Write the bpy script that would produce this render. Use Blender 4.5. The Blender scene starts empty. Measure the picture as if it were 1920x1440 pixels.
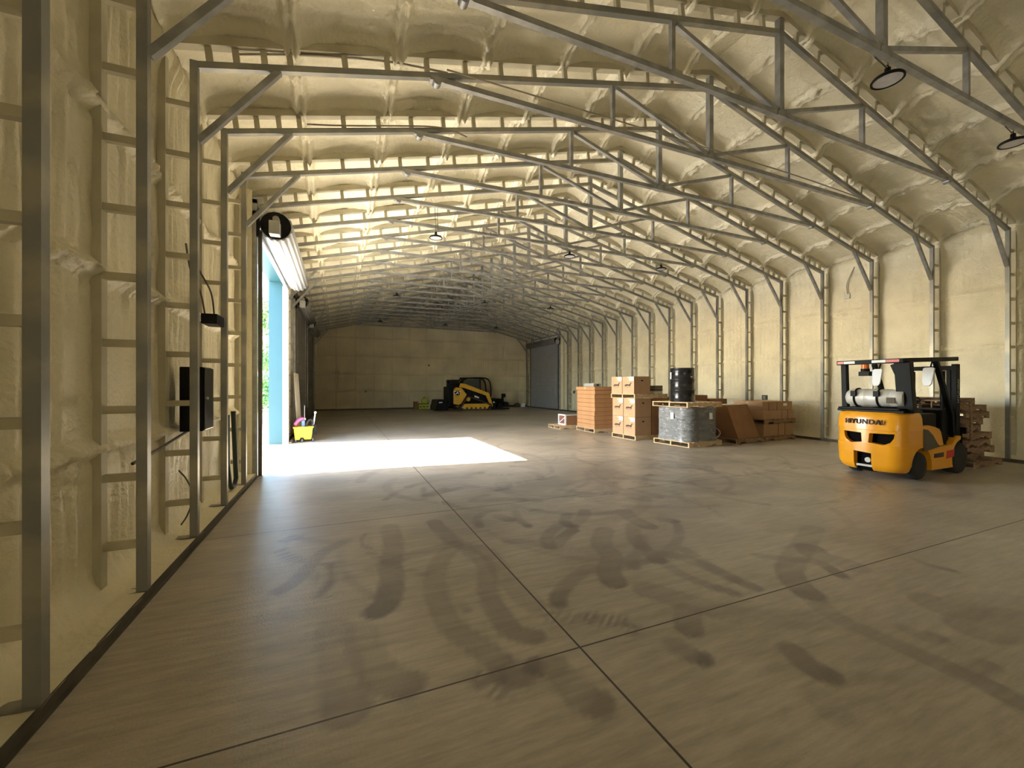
import bpy, bmesh, math, random
import numpy as np
from mathutils import Vector, Matrix
random.seed(7)
SC = bpy.context.scene
COL = SC.collection
PI = math.pi

# ------------------------------------------------------------------ camera
FPX = 774.0                      # focal length in pixels of the 1920 wide frame
cam = bpy.data.cameras.new('camera')
cam.sensor_width = 36.0
cam.lens = FPX / 1920 * 36.0
cam.shift_y = 1.75 / 1920
cam.clip_start = 0.02
cam.clip_end = 400
camo = bpy.data.objects.new('camera', cam)
COL.objects.link(camo)
camo.location = (0, 0, 1.637)
camo.rotation_euler = (PI / 2, 0, -0.3985)
SC.camera = camo

# ------------------------------------------------------------------ light
SUN_DIR = Vector((5.25, -0.52, -4.25))          # the way the sunlight travels
SC.view_settings.view_transform = 'Standard'
SC.view_settings.look = 'None'
SC.view_settings.gamma = 1
SC.view_settings.use_curve_mapping = False
SC.view_settings.exposure = 2.2

world = bpy.data.worlds.new('sky')
SC.world = world
world.use_nodes = True
wn = world.node_tree
sky = wn.nodes.new('ShaderNodeTexSky')
sky.sky_type = 'NISHITA'
sky.sun_disc = False
sky.sun_elevation = math.radians(38.8)
sky.sun_rotation = math.radians(-84)
sky.air_density = 1.0
sky.dust_density = 1.0
bg = wn.nodes['Background']
bg.inputs['Strength'].default_value = 0.8
wn.links.new(sky.outputs[0], bg.inputs['Color'])

sl = bpy.data.lights.new('sun', 'SUN')
sl.energy = 17.0
sl.angle = math.radians(0.6)
sl.color = (1.0, 0.96, 0.90)
so = bpy.data.objects.new('sun', sl)
COL.objects.link(so)
so.location = (-20, 12, 20)
so.rotation_euler = SUN_DIR.to_track_quat('-Z', 'Y').to_euler()

def portal(name, loc, rot, sx, sz):
    l = bpy.data.lights.new(name, 'AREA')
    l.shape = 'RECTANGLE'; l.size = sx; l.size_y = sz
    l.cycles.is_portal = True
    o = bpy.data.objects.new(name, l); COL.objects.link(o)
    o.location = loc; o.rotation_euler = rot
    return o

# ------------------------------------------------------------------ main measures (metres)
XL, XR = -1.34, 13.13            # inner faces of the side columns
XM = (XL + XR) / 2
HALF = (XR - XL) / 2
ZC, ZK = 4.92, 6.70              # eave and peak of the inner chord
SLOPE = (ZK - ZC) / HALF
Y0, BAY = 2.79, 1.22
YFAR = 28.78
YNEAR = -9.4
DOORS_L = [(-9.2, -7.9), (8.62, 12.95), (15.9, 20.2), (21.15, 25.45)]  # the first opening is added behind the camera to brighten the near end
DOORS_R = [(23.35, 27.55)]
HDOOR = 4.25
def zin(x): return ZK - SLOPE * abs(x - XM)

for _a, _b in ((8.62, 12.95), (-9.2, -7.9)):
    portal('door_portal', (XL - 0.35, (_a + _b) / 2, HDOOR / 2), (0, -PI / 2, 0), HDOOR, _b - _a)

# ------------------------------------------------------------------ helpers
def link(o, parent=None):
    COL.objects.link(o)
    if parent is not None: o.parent = parent
    return o

def tag(o, label=None, cat=None, group=None, kind=None):
    if label: o['label'] = label
    if cat: o['category'] = cat
    if group: o['group'] = group
    if kind: o['kind'] = kind
    return o

def empty(name, loc=(0, 0, 0), rz=0.0, parent=None):
    o = bpy.data.objects.new(name, None)
    o.empty_display_size = 0.2
    o.location = loc; o.rotation_euler = (0, 0, rz)
    return link(o, parent)

class MB:
    """collects simple shapes into one mesh"""
    def __init__(s):
        s.v = []; s.f = []; s.sm = []
    def raw(s, vs, fs, smooth=False):
        b = len(s.v)
        s.v += [tuple(v) for v in vs]
        s.f += [tuple(i + b for i in f) for f in fs]
        s.sm += [smooth] * len(fs)
        return s
    def box(s, x0, x1, y0, y1, z0, z1):
        vs = [(x, y, z) for z in (z0, z1) for y in (y0, y1) for x in (x0, x1)]
        return s.raw(vs, [(0, 2, 3, 1), (4, 5, 7, 6), (0, 1, 5, 4), (2, 6, 7, 3), (0, 4, 6, 2), (1, 3, 7, 5)])
    def beam(s, a, b, w, h, side=(0, 1, 0)):
        """box beam from a to b; w across 'side', h the other way"""
        a = Vector(a); b = Vector(b); d = (b - a).normalized()
        sd = Vector(side); sd = (sd - d * sd.dot(d)).normalized()
        up = d.cross(sd)
        vs = []
        for p in (a, b):
            for i, j in ((-1, -1), (1, -1), (1, 1), (-1, 1)):
                vs.append(p + sd * (i * w / 2) + up * (j * h / 2))
        return s.raw(vs, [(0, 3, 2, 1), (4, 5, 6, 7), (0, 1, 5, 4), (1, 2, 6, 5), (2, 3, 7, 6), (3, 0, 4, 7)])
    def cyl(s, a, b, r, n=16, r2=None, caps=True):
        a = Vector(a); b = Vector(b); d = (b - a).normalized()
        sd = d.orthogonal().normalized(); up = d.cross(sd)
        r2 = r if r2 is None else r2
        vs = []
        for p, rr in ((a, r), (b, r2)):
            for i in range(n):
                t = 2 * PI * i / n
                vs.append(p + sd * (math.cos(t) * rr) + up * (math.sin(t) * rr))
        s.raw(vs, [(i, (i + 1) % n, n + (i + 1) % n, n + i) for i in range(n)], True)
        if caps:
            s.raw(vs[:n], [tuple(range(n - 1, -1, -1))]); s.raw(vs[n:], [tuple(range(n))])
        return s
    def tube(s, pts, r, n=8):
        pts = [Vector(p) for p in pts]
        vs = []; fs = []
        d0 = (pts[1] - pts[0]).normalized(); sd = d0.orthogonal().normalized()
        for k, p in enumerate(pts):
            d = (pts[min(k + 1, len(pts) - 1)] - pts[max(k - 1, 0)]).normalized()
            sd = (sd - d * sd.dot(d)).normalized(); up = d.cross(sd)
            for i in range(n):
                t = 2 * PI * i / n
                vs.append(p + sd * (math.cos(t) * r) + up * (math.sin(t) * r))
        for k in range(len(pts) - 1):
            for i in range(n):
                fs.append((k * n + i, k * n + (i + 1) % n, (k + 1) * n + (i + 1) % n, (k + 1) * n + i))
        s.raw(vs, fs, True)
        s.raw(vs[:n], [tuple(range(n - 1, -1, -1))]); s.raw(vs[-n:], [tuple(range(n))])
        return s
    def lathe(s, prof, a=(0, 0, 0), axis='Z', n=24):
        """prof = [(r, h)...] turned round an axis through a"""
        vs = []
        for r, h in prof:
            for i in range(n):
                t = 2 * PI * i / n
                c, q = math.cos(t) * r, math.sin(t) * r
                v = (c, q, h) if axis == 'Z' else ((h, c, q) if axis == 'X' else (q, h, c))
                vs.append((v[0] + a[0], v[1] + a[1], v[2] + a[2]))
        fs = []
        for k in range(len(prof) - 1):
            for i in range(n):
                fs.append((k * n + i, k * n + (i + 1) % n, (k + 1) * n + (i + 1) % n, (k + 1) * n + i))
        s.raw(vs, fs, True)
        if prof[0][0] > 1e-4: s.raw(vs[:n], [tuple(range(n - 1, -1, -1))])
        if prof[-1][0] > 1e-4: s.raw(vs[-n:], [tuple(range(n))])
        return s
    def prism(s, poly, y0, y1, axis='Y'):
        """polygon of (x,z) extruded along y (or (y,z) along X, (x,y) along Z)"""
        n = len(poly); vs = []
        for y in (y0, y1):
            for p, q in poly:
                vs.append((p, y, q) if axis == 'Y' else ((y, p, q) if axis == 'X' else (p, q, y)))
        fs = [tuple(range(n)), tuple(range(2 * n - 1, n - 1, -1))]
        fs += [(i, n + i, n + (i + 1) % n, (i + 1) % n) for i in range(n)]
        return s.raw(vs, fs)
    def xf(s, m):
        s.v = [tuple(m @ Vector(v)) for v in s.v]; return s
    def mesh(s, name, mat, recalc=True):
        me = bpy.data.meshes.new(name)
        me.from_pydata(s.v, [], s.f)
        me.polygons.foreach_set('use_smooth', s.sm)
        if recalc:
            bm = bmesh.new(); bm.from_mesh(me)
            bmesh.ops.recalc_face_normals(bm, faces=bm.faces)
            bm.to_mesh(me); bm.free()
        if mat: me.materials.append(mat)
        me.update()
        return me
    def build(s, name, mat, parent=None, bevel=0.0, seg=2, recalc=True):
        o = bpy.data.objects.new(name, s.mesh(name, mat, recalc))
        if bevel > 0:
            md = o.modifiers.new('bevel', 'BEVEL'); md.width = bevel; md.segments = seg
            md.limit_method = 'ANGLE'; md.angle_limit = math.radians(40)
            md.harden_normals = False
        return link(o, parent)

def copy_tree(o, parent=None):
    c = o.copy(); COL.objects.link(c); c.parent = parent
    for ch in o.children: copy_tree(ch, c)
    return c

def text_obj(name, s, size, mat, parent, loc, rot, extrude=0.003, sx=1.0, shear=0.0, bold=0.0, space=1.0):
    cu = bpy.data.curves.new(name, 'FONT')
    cu.body = s; cu.size = size; cu.extrude = extrude; cu.offset = bold
    cu.space_character = space; cu.align_x = 'CENTER'; cu.align_y = 'CENTER'; cu.shear = shear
    t = bpy.data.objects.new(name + '_tmp', cu); COL.objects.link(t)
    dg = bpy.context.evaluated_depsgraph_get()
    me = bpy.data.meshes.new_from_object(t.evaluated_get(dg))
    bpy.data.objects.remove(t); bpy.data.curves.remove(cu)
    me.materials.clear(); me.materials.append(mat)
    o = bpy.data.objects.new(name, me)
    o.location = loc; o.rotation_euler = rot; o.scale = (sx, 1, 1)
    return link(o, parent)

def bool_cut(o, cutters):
    """cut the closed meshes out of o and bake the result"""
    obs = []
    for k, mb in enumerate(cutters):
        c = mb.build('cutter_tmp', None, o.parent); obs.append(c)
        md = o.modifiers.new('cut%d' % k, 'BOOLEAN'); md.operation = 'DIFFERENCE'; md.object = c; md.solver = 'EXACT'
    bpy.context.view_layer.update()
    dg = bpy.context.evaluated_depsgraph_get()
    me = bpy.data.meshes.new_from_object(o.evaluated_get(dg))
    o.modifiers.clear(); o.data = me
    for c in obs: bpy.data.objects.remove(c)
    me.polygons.foreach_set('use_smooth', [True] * len(me.polygons)); me.set_sharp_from_angle(angle=math.radians(32))
    return o

# smooth value noise for shaping foam
def vnoise(x, y, seed):
    rs = np.random.RandomState(seed); T = rs.rand(256, 256)
    xi = np.floor(x).astype(int); yi = np.floor(y).astype(int)
    fx = x - xi; fy = y - yi
    fx = fx * fx * (3 - 2 * fx); fy = fy * fy * (3 - 2 * fy)
    a = T[xi % 256, yi % 256]; b = T[(xi + 1) % 256, yi % 256]
    c = T[xi % 256, (yi + 1) % 256]; d = T[(xi + 1) % 256, (yi + 1) % 256]
    return (a * (1 - fx) + b * fx) * (1 - fy) + (c * (1 - fx) + d * fx) * fy - 0.5
def fbm(x, y, seed, o=3):
    r = 0; a = 1.0
    for k in range(o):
        r = r + a * vnoise(x * 2 ** k, y * 2 ** k, seed + k); a *= 0.5
    return r

def grid_object(name, P, mat, parent=None, keep=None, attr=None):
    """P: array (n,m,3)"""
    n, m = P.shape[:2]
    idx = np.arange(n * m).reshape(n, m)
    q = np.stack([idx[:-1, :-1], idx[1:, :-1], idx[1:, 1:], idx[:-1, 1:]], -1).reshape(-1, 4)
    if keep is not None: q = q[keep.reshape(-1)]
    me = bpy.data.meshes.new(name)
    me.vertices.add(n * m); me.vertices.foreach_set('co', P.reshape(-1).astype(np.float32))
    me.loops.add(len(q) * 4); me.loops.foreach_set('vertex_index', q.reshape(-1).astype(np.int32))
    me.polygons.add(len(q))
    me.polygons.foreach_set('loop_start', (np.arange(len(q)) * 4).astype(np.int32))
    me.polygons.foreach_set('loop_total', np.full(len(q), 4, np.int32))
    me.polygons.foreach_set('use_smooth', np.ones(len(q), bool))
    me.materials.append(mat)
    if attr is not None:
        for k, a in attr.items():
            at = me.attributes.new(k, 'FLOAT', 'POINT')
            at.data.foreach_set('value', a.reshape(-1).astype(np.float32))
    me.update(); me.validate()
    o = bpy.data.objects.new(name, me)
    return link(o, parent)

# ------------------------------------------------------------------ materials
def mat(name, col, rough=0.6, metal=0.0, var=0.0, vscale=3.0, col2=None, bump=0.0, bscale=30.0, spec=0.5,
        stretch=(1, 1, 1), emit=None, coat=0.0, thresh=None, lump=0.0):
    m = bpy.data.materials.new(name); m.use_nodes = True
    nt = m.node_tree; b = nt.nodes['Principled BSDF']
    b.inputs['Roughness'].default_value = rough
    b.inputs['Metallic'].default_value = metal
    b.inputs['Specular IOR Level'].default_value = spec
    b.inputs['Coat Weight'].default_value = coat
    tc = nt.nodes.new('ShaderNodeTexCoord'); mp = nt.nodes.new('ShaderNodeMapping')
    mp.inputs['Scale'].default_value = stretch
    nt.links.new(tc.outputs['Object'], mp.inputs['Vector'])
    if var > 0 or col2:
        nz = nt.nodes.new('ShaderNodeTexNoise'); nz.inputs['Scale'].default_value = vscale
        nz.inputs['Detail'].default_value = 5
        nt.links.new(mp.outputs[0], nz.inputs['Vector'])
        rp = nt.nodes.new('ShaderNodeValToRGB')
        c2 = col2 or tuple(min(1, c * (1 + var)) for c in col)
        c1 = col if col2 else tuple(c * (1 - var) for c in col)
        lo, hi = thresh or (0.3, 0.7)
        rp.color_ramp.elements[0].position = lo; rp.color_ramp.elements[1].position = hi
        rp.color_ramp.elements[0].color = (*c1, 1); rp.color_ramp.elements[1].color = (*c2, 1)
        nt.links.new(nz.outputs['Fac'], rp.inputs['Fac'])
        nt.links.new(rp.outputs['Color'], b.inputs['Base Color'])
    else:
        b.inputs['Base Color'].default_value = (*col, 1)
    if bump > 0:
        n2 = nt.nodes.new('ShaderNodeTexNoise'); n2.inputs['Scale'].default_value = bscale
        n2.inputs['Detail'].default_value = 4
        nt.links.new(mp.outputs[0], n2.inputs['Vector'])
        bp = nt.nodes.new('ShaderNodeBump'); bp.inputs['Strength'].default_value = 1.0
        bp.inputs['Distance'].default_value = bump
        nt.links.new(n2.outputs['Fac'], bp.inputs['Height'])
        if lump > 0:
            n4 = nt.nodes.new('ShaderNodeTexNoise'); n4.inputs['Scale'].default_value = 4.5
            n4.inputs['Detail'].default_value = 3; n4.inputs['Distortion'].default_value = 0.6
            nt.links.new(mp.outputs[0], n4.inputs['Vector'])
            b4 = nt.nodes.new('ShaderNodeBump'); b4.inputs['Distance'].default_value = lump
            nt.links.new(n4.outputs['Fac'], b4.inputs['Height']); nt.links.new(b4.outputs[0], bp.inputs['Normal'])
        nt.links.new(bp.outputs[0], b.inputs['Normal'])
    if emit:
        b.inputs['Emission Color'].default_value = (*emit[0], 1)
        b.inputs['Emission Strength'].default_value = emit[1]
    return m

FOAM = (0.77, 0.70, 0.495)
M = {}
M['foam'] = mat('spray_foam', FOAM, 0.42, var=0.10, vscale=1.6, bump=0.014, bscale=26, spec=0.4, lump=0.03)
M['foam_ceiling'] = mat('spray_foam_roof', (0.785, 0.72, 0.525), 0.55, var=0.10, vscale=1.3, bump=0.018, bscale=20, spec=0.35, lump=0.02)
M['foam_dim'] = mat('spray_foam_dim', (0.70, 0.60, 0.38), 0.6, var=0.12, vscale=0.8, bump=0.006, bscale=18, spec=0.2)  # same foam made browner, with the far wall's dim light in its colour
M['overspray'] = mat('foam_dusted_steel', (0.42, 0.38, 0.26), 0.6, col2=(0.58, 0.53, 0.37), vscale=2.5, spec=0.3)
M['steel'] = mat('galvanized_steel', (0.24, 0.24, 0.225), 0.42, 0.4, col2=(0.37, 0.37, 0.35), vscale=5, thresh=(.35, .65))
M['chord'] = mat('galvanized_chord', (0.24, 0.24, 0.22), 0.42, 0.35, col2=(0.35, 0.33, 0.26), vscale=2.2, thresh=(.47, .6))
M['dark_steel'] = mat('dark_angle_steel', (0.10, 0.09, 0.07), 0.5, 0.5, var=0.2, vscale=6)
M['black'] = mat('black_metal', (0.008, 0.008, 0.008), 0.5, 0.0, var=0.2, spec=0.15)
M['black_gloss'] = mat('black_gloss_paint', (0.012, 0.012, 0.013), 0.22)
M['void'] = mat('cavity_shade_black', (0.005, 0.005, 0.005), 0.95, spec=0.05)  # near black stands in for the shade inside the counterweight openings
M['rubber'] = mat('black_rubber', (0.022, 0.021, 0.02), 0.8, bump=0.002, bscale=60)
M['white_paint'] = mat('white_paint', (0.78, 0.78, 0.76), 0.4, var=0.04)
M['white_curtain'] = mat('white_door_curtain', (0.48, 0.49, 0.49), 0.4, 0.1, var=0.03)
M['dark_curtain'] = mat('closed_door_curtain', (0.20, 0.19, 0.17), 0.5, 0.3, var=0.12)
M['grey_curtain'] = mat('grey_door_curtain', (0.33, 0.33, 0.34), 0.5, 0.1, var=0.06)
M["teal"] = mat("teal_trim", (0.012, 0.062, 0.075), 0.4, 0.1, var=0.05, vscale=1)
M['grey_box'] = mat('grey_motor', (0.42, 0.42, 0.38), 0.5, 0.2)
M['yellow'] = mat('forklift_yellow', (0.84, 0.36, 0.012), 0.30, var=0.04, coat=0.3)
M['cat_yellow'] = mat('loader_yellow', (0.72, 0.40, 0.03), 0.45, var=0.10, vscale=4)
M['brownish'] = mat('brown_vinyl', (0.10, 0.08, 0.05), 0.7)  # plain dark brown for vent covers, wheel hubs, small boxes and the bundle
M['card'] = mat('cardboard', (0.42, 0.265, 0.15), 0.75, var=0.08, vscale=3, spec=0.2)
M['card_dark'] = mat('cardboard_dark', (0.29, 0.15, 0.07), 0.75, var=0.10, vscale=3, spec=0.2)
M['card_orange'] = mat('cardboard_orange', (0.43, 0.23, 0.105), 0.75, var=0.10, vscale=2, spec=0.2)
M['tape'] = mat('packing_tape', (0.55, 0.36, 0.18), 0.3, spec=0.6)
M['paper'] = mat('white_paper', (0.88, 0.87, 0.83), 0.6)
M['ink'] = mat('dark_ink', (0.05, 0.035, 0.025), 0.7)
M['wood'] = mat('pallet_wood', (0.48, 0.33, 0.18), 0.8, col2=(0.64, 0.49, 0.30), vscale=6, stretch=(1, 6, 6), spec=0.2)
M['wood_old'] = mat('old_pallet_wood', (0.20, 0.12, 0.07), 0.85, col2=(0.36, 0.24, 0.14), vscale=5, stretch=(1, 6, 6), spec=0.2)
M['red'] = mat('red_tape', (0.55, 0.03, 0.03), 0.35)
M['orange_lens'] = mat('orange_beacon', (0.85, 0.20, 0.02), 0.25)
M['tank'] = mat('tank_paint', (0.62, 0.60, 0.54), 0.35, 0.1, var=0.06)
M['mirror'] = mat('mirror_pale_glare', (0.85, 0.87, 0.9), 0.3, 0.3)  # whitish, barely metallic base paints the open door's glare on the mirrors
M['lens'] = mat('light_lens', (0.66, 0.63, 0.62), 0.25, 0.0, var=0.08, vscale=14)
M['cable'] = mat('cable', (0.10, 0.09, 0.08), 0.6)
M['conduit'] = mat('conduit', (0.36, 0.32, 0.24), 0.5, 0.4)
M['pink'] = mat('pink_cloth', (0.75, 0.12, 0.28), 0.8)
M['blue_plastic'] = mat('blue_plastic', (0.10, 0.16, 0.25), 0.5)
M['bucket_yellow'] = mat('cart_yellow', (0.95, 0.55, 0.02), 0.4)
M['green_dark'] = mat('dark_green_vinyl', (0.015, 0.03, 0.02), 0.45)
M['bark'] = mat('bark', (0.30, 0.25, 0.20), 0.9, var=0.2, vscale=8)
M['leaf'] = mat('leaf', (0.10, 0.22, 0.06), 0.6, col2=(0.22, 0.36, 0.10), vscale=2)
M['grass'] = mat('grass', (0.17, 0.24, 0.06), 0.9, col2=(0.34, 0.38, 0.12), vscale=3)
M['asphalt'] = mat('asphalt', (0.16, 0.16, 0.18), 0.85, var=0.1)
M['gravel'] = mat('pale_gravel', (0.56, 0.53, 0.48), 0.9, var=0.12, vscale=12)
M['sheet'] = mat('tan_sheet_metal', (0.66, 0.62, 0.53), 0.5, 0.1, var=0.04)
M['ac_slat'] = mat('red_slats', (0.30, 0.13, 0.10), 0.6)
M['glass_dark'] = mat('dark_cab_glass', (0.02, 0.03, 0.03), 0.08)
M['track'] = mat('track_rubber', (0.06, 0.045, 0.035), 0.85)
M['lime'] = mat('lime_plastic', (0.55, 0.60, 0.06), 0.5)
M['offwhite'] = mat('offwhite_card', (0.62, 0.60, 0.50), 0.7)
# ------------------------------------------------------------------ floor
STAINS = [  # (points measured on the floor in metres, width, darkness, kind)
    ([(-0.43, 3.74), (-0.35, 3.84), (-0.28, 4.0), (-0.15, 4.41), (0.08, 4.68)], 0.17, 0.55, 't'),
    ([(0.26, 3.13), (0.34, 3.24), (0.41, 3.55), (0.45, 3.95), (0.52, 4.35), (0.55, 4.93)], 0.24, 0.62, 't'),
    ([(0.34, 2.31), (0.25, 2.39), (0.17, 2.61), (0.13, 2.91)], 0.26, 0.42, 't'),
    ([(0.04, 2.24), (0.03, 2.42), (0.01, 2.67), (-0.03, 3.02)], 0.28, 0.36, 't'),
    ([(0.92, 2.13), (0.83, 2.42), (0.72, 2.7), (0.7, 3.03), (0.75, 3.47), (0.9, 3.84), (1.1, 4.11)], 0.22, 0.42, 't'),
    ([(1.17, 2.42), (1.07, 2.52), (1.06, 2.74), (1.09, 3.08), (1.23, 3.55), (1.17, 4.03)], 0.2, 0.5, 't'),
    ([(1.52, 2.71), (1.6, 2.84), (1.86, 3.03), (2.09, 3.15)], 0.17, 0.6, 't'),
    ([(1.08, 2.15), (1.16, 2.13)], 0.22, 0.62, 't'),
    ([(0.86, 2.16), (0.96, 2.11)], 0.2, 0.55, 't'),
    ([(1.11, 4.15), (0.84, 4.08), (0.62, 4.04), (0.29, 3.87)], 0.2, 0.35, 't'),
    ([(1.05, 4.91), (1.12, 4.2), (1.34, 3.82), (1.3, 3.17), (1.34, 2.76)], 0.22, 0.42, 't'),
    ([(-0.46, 5.02), (-0.24, 4.82), (0.08, 4.59)], 0.14, 0.3, 't'),
    ([(-0.47, 3.38), (-0.2, 3.31), (0.02, 3.24), (0.54, 3.1)], 0.2, 0.16, 't'),
    ([(-0.41, 2.93), (-0.03, 2.9), (0.38, 2.85)], 0.15, 0.14, 't'),
    ([(-0.41, 4.97), (-0.52, 4.94), (-0.54, 4.7), (-0.45, 4.45), (-0.34, 4.3)], 0.18, 0.55, 'r'),
    ([(-0.1, 4.11), (-0.11, 3.83), (-0.08, 3.52)], 0.2, 0.5, 'r'),
    ([(0.73, 2.19), (0.75, 2.1), (0.8, 2.05)], 0.17, 0.5, 'r'),
    ([(0.86, 2.89), (0.84, 3.03)], 0.12, 0.3, 't'),
    ([(2.11, 2.83), (2.2, 3.03), (2.4, 3.25), (2.5, 3.57), (2.77, 3.88)], 0.25, 0.6, 't'),
    ([(2.45, 3.0), (2.55, 3.15), (2.75, 3.27), (3.01, 3.55)], 0.16, 0.5, 't'),
    ([(2.75, 3.02), (2.8, 3.14), (2.94, 3.07), (3.04, 2.9), (3.07, 2.59), (3.06, 2.49)], 0.2, 0.5, 't'),
    ([(3.1, 2.31), (3.08, 2.49), (3.1, 2.76), (3.18, 3.14)], 0.16, 0.5, 't'),
    ([(2.87, 2.32), (2.79, 2.49), (2.74, 2.7), (2.76, 2.94)], 0.15, 0.5, 't'),
    ([(2.17, 2.09), (2.24, 2.17), (2.34, 2.27)], 0.22, 0.55, 't'),
    ([(2.0, 1.84), (1.96, 1.91), (1.96, 2.01)], 0.18, 0.6, 't'),
    ([(2.54, 1.46), (2.52, 1.54), (2.58, 1.68)], 0.2, 0.55, 't'),
    ([(3.4, 2.08), (3.5, 2.25), (3.74, 2.45), (4.38, 2.73), (4.99, 3.0)], 0.26, 0.5, 't'),
    ([(3.98, 2.18), (4.08, 2.42), (3.87, 2.59), (3.72, 2.74)], 0.16, 0.6, 't'),
    ([(4.35, 2.65), (4.24, 2.52), (4.29, 2.34), (4.27, 2.23)], 0.3, 0.4, 't'),
    ([(2.83, 3.31), (2.91, 3.54), (3.17, 3.89)], 0.2, 0.5, 't'),
    ([(2.48, 4.15), (2.49, 4.3)], 0.15, 0.6, 't'),
    ([(1.98, 3.71), (2.07, 3.95), (2.37, 4.23)], 0.18, 0.5, 't'),
    ([(2.44, 4.02), (2.23, 3.88), (2.0, 3.68), (1.89, 3.83), (1.64, 4.03)], 0.18, 0.5, 't'),
    ([(1.22, 1.79), (1.18, 1.86), (1.17, 2.0)], 0.24, 0.45, 't'),
    ([(2.29, 2.61), (2.48, 2.28), (2.68, 2.03), (3.17, 1.78)], 0.3, 0.25, 't'),
    ([(2.48, 2.21), (2.68, 2.1), (2.82, 1.95)], 0.2, 0.2, 't'),
    ([(1.63, 2.45), (1.76, 2.37), (1.82, 2.32), (1.8, 2.25)], 0.2, 0.55, 'r'),
    ([(1.38, 2.58), (1.63, 2.45)], 0.2, 0.3, 'r'),
    ([(3.23, 0.94), (3.26, 1.05), (3.27, 1.14), (3.25, 1.26), (3.24, 1.54), (3.24, 1.8), (3.37, 2.06)], 0.2, 0.42, 't'),
    ([(3.58, 1.4), (3.51, 1.43), (3.51, 1.52)], 0.16, 0.42, 't'),
    ([(2.56, 1.46), (2.52, 1.52), (2.59, 1.67)], 0.18, 0.4, 't'),
    ([(4.99, 1.85), (4.95, 1.97), (4.99, 2.09)], 0.12, 0.5, 't'),
    ([(4.13, 1.62), (4.15, 1.53), (4.44, 1.47), (4.74, 1.37)], 0.35, 0.26, 't'),
    ([(3.97, 1.34), (4.2, 1.32), (4.39, 1.26)], 0.4, 0.28, 't'),
    ([(3.51, 1.14), (3.39, 1.15), (3.27, 1.19)], 0.14, 0.4, 't'),
    ([(2.56, 1.46), (2.8, 1.33), (3.01, 1.23), (3.27, 1.14)], 0.12, 0.22, 't'),
    ([(2.28, 1.27), (2.31, 1.33), (2.32, 1.38)], 0.2, 0.22, 't'),
    ([(1.51, 4.55), (1.58, 4.85), (1.81, 5.04), (2.17, 5.05)], 0.14, 0.5, 't'),
    ([(2.03, 4.33), (2.02, 4.59), (2.12, 4.91)], 0.14, 0.55, 't'),
    ([(1.92, 4.63), (1.84, 4.81)], 0.2, 0.5, 't'),
    ([(2.51, 4.13), (2.48, 4.27), (2.66, 4.53)], 0.18, 0.5, 't'),
    ([(0.62, 6.13), (0.85, 6.53), (1.05, 6.67)], 0.14, 0.4, 't'),
    ([(1.25, 6.59), (1.14, 5.91), (1.26, 5.68)], 0.12, 0.4, 't'),
    ([(2.27, 5.99), (2.49, 6.07), (2.63, 6.37)], 0.14, 0.5, 't'),
    ([(3.21, 6.39), (3.43, 6.43), (3.58, 6.52)], 0.16, 0.5, 't'),
    ([(3.31, 3.79), (3.33, 4.11), (3.4, 4.37)], 0.25, 0.5, 't'),
    ([(3.71, 3.82), (3.64, 3.91)], 0.2, 0.6, 't'),
]
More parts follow.
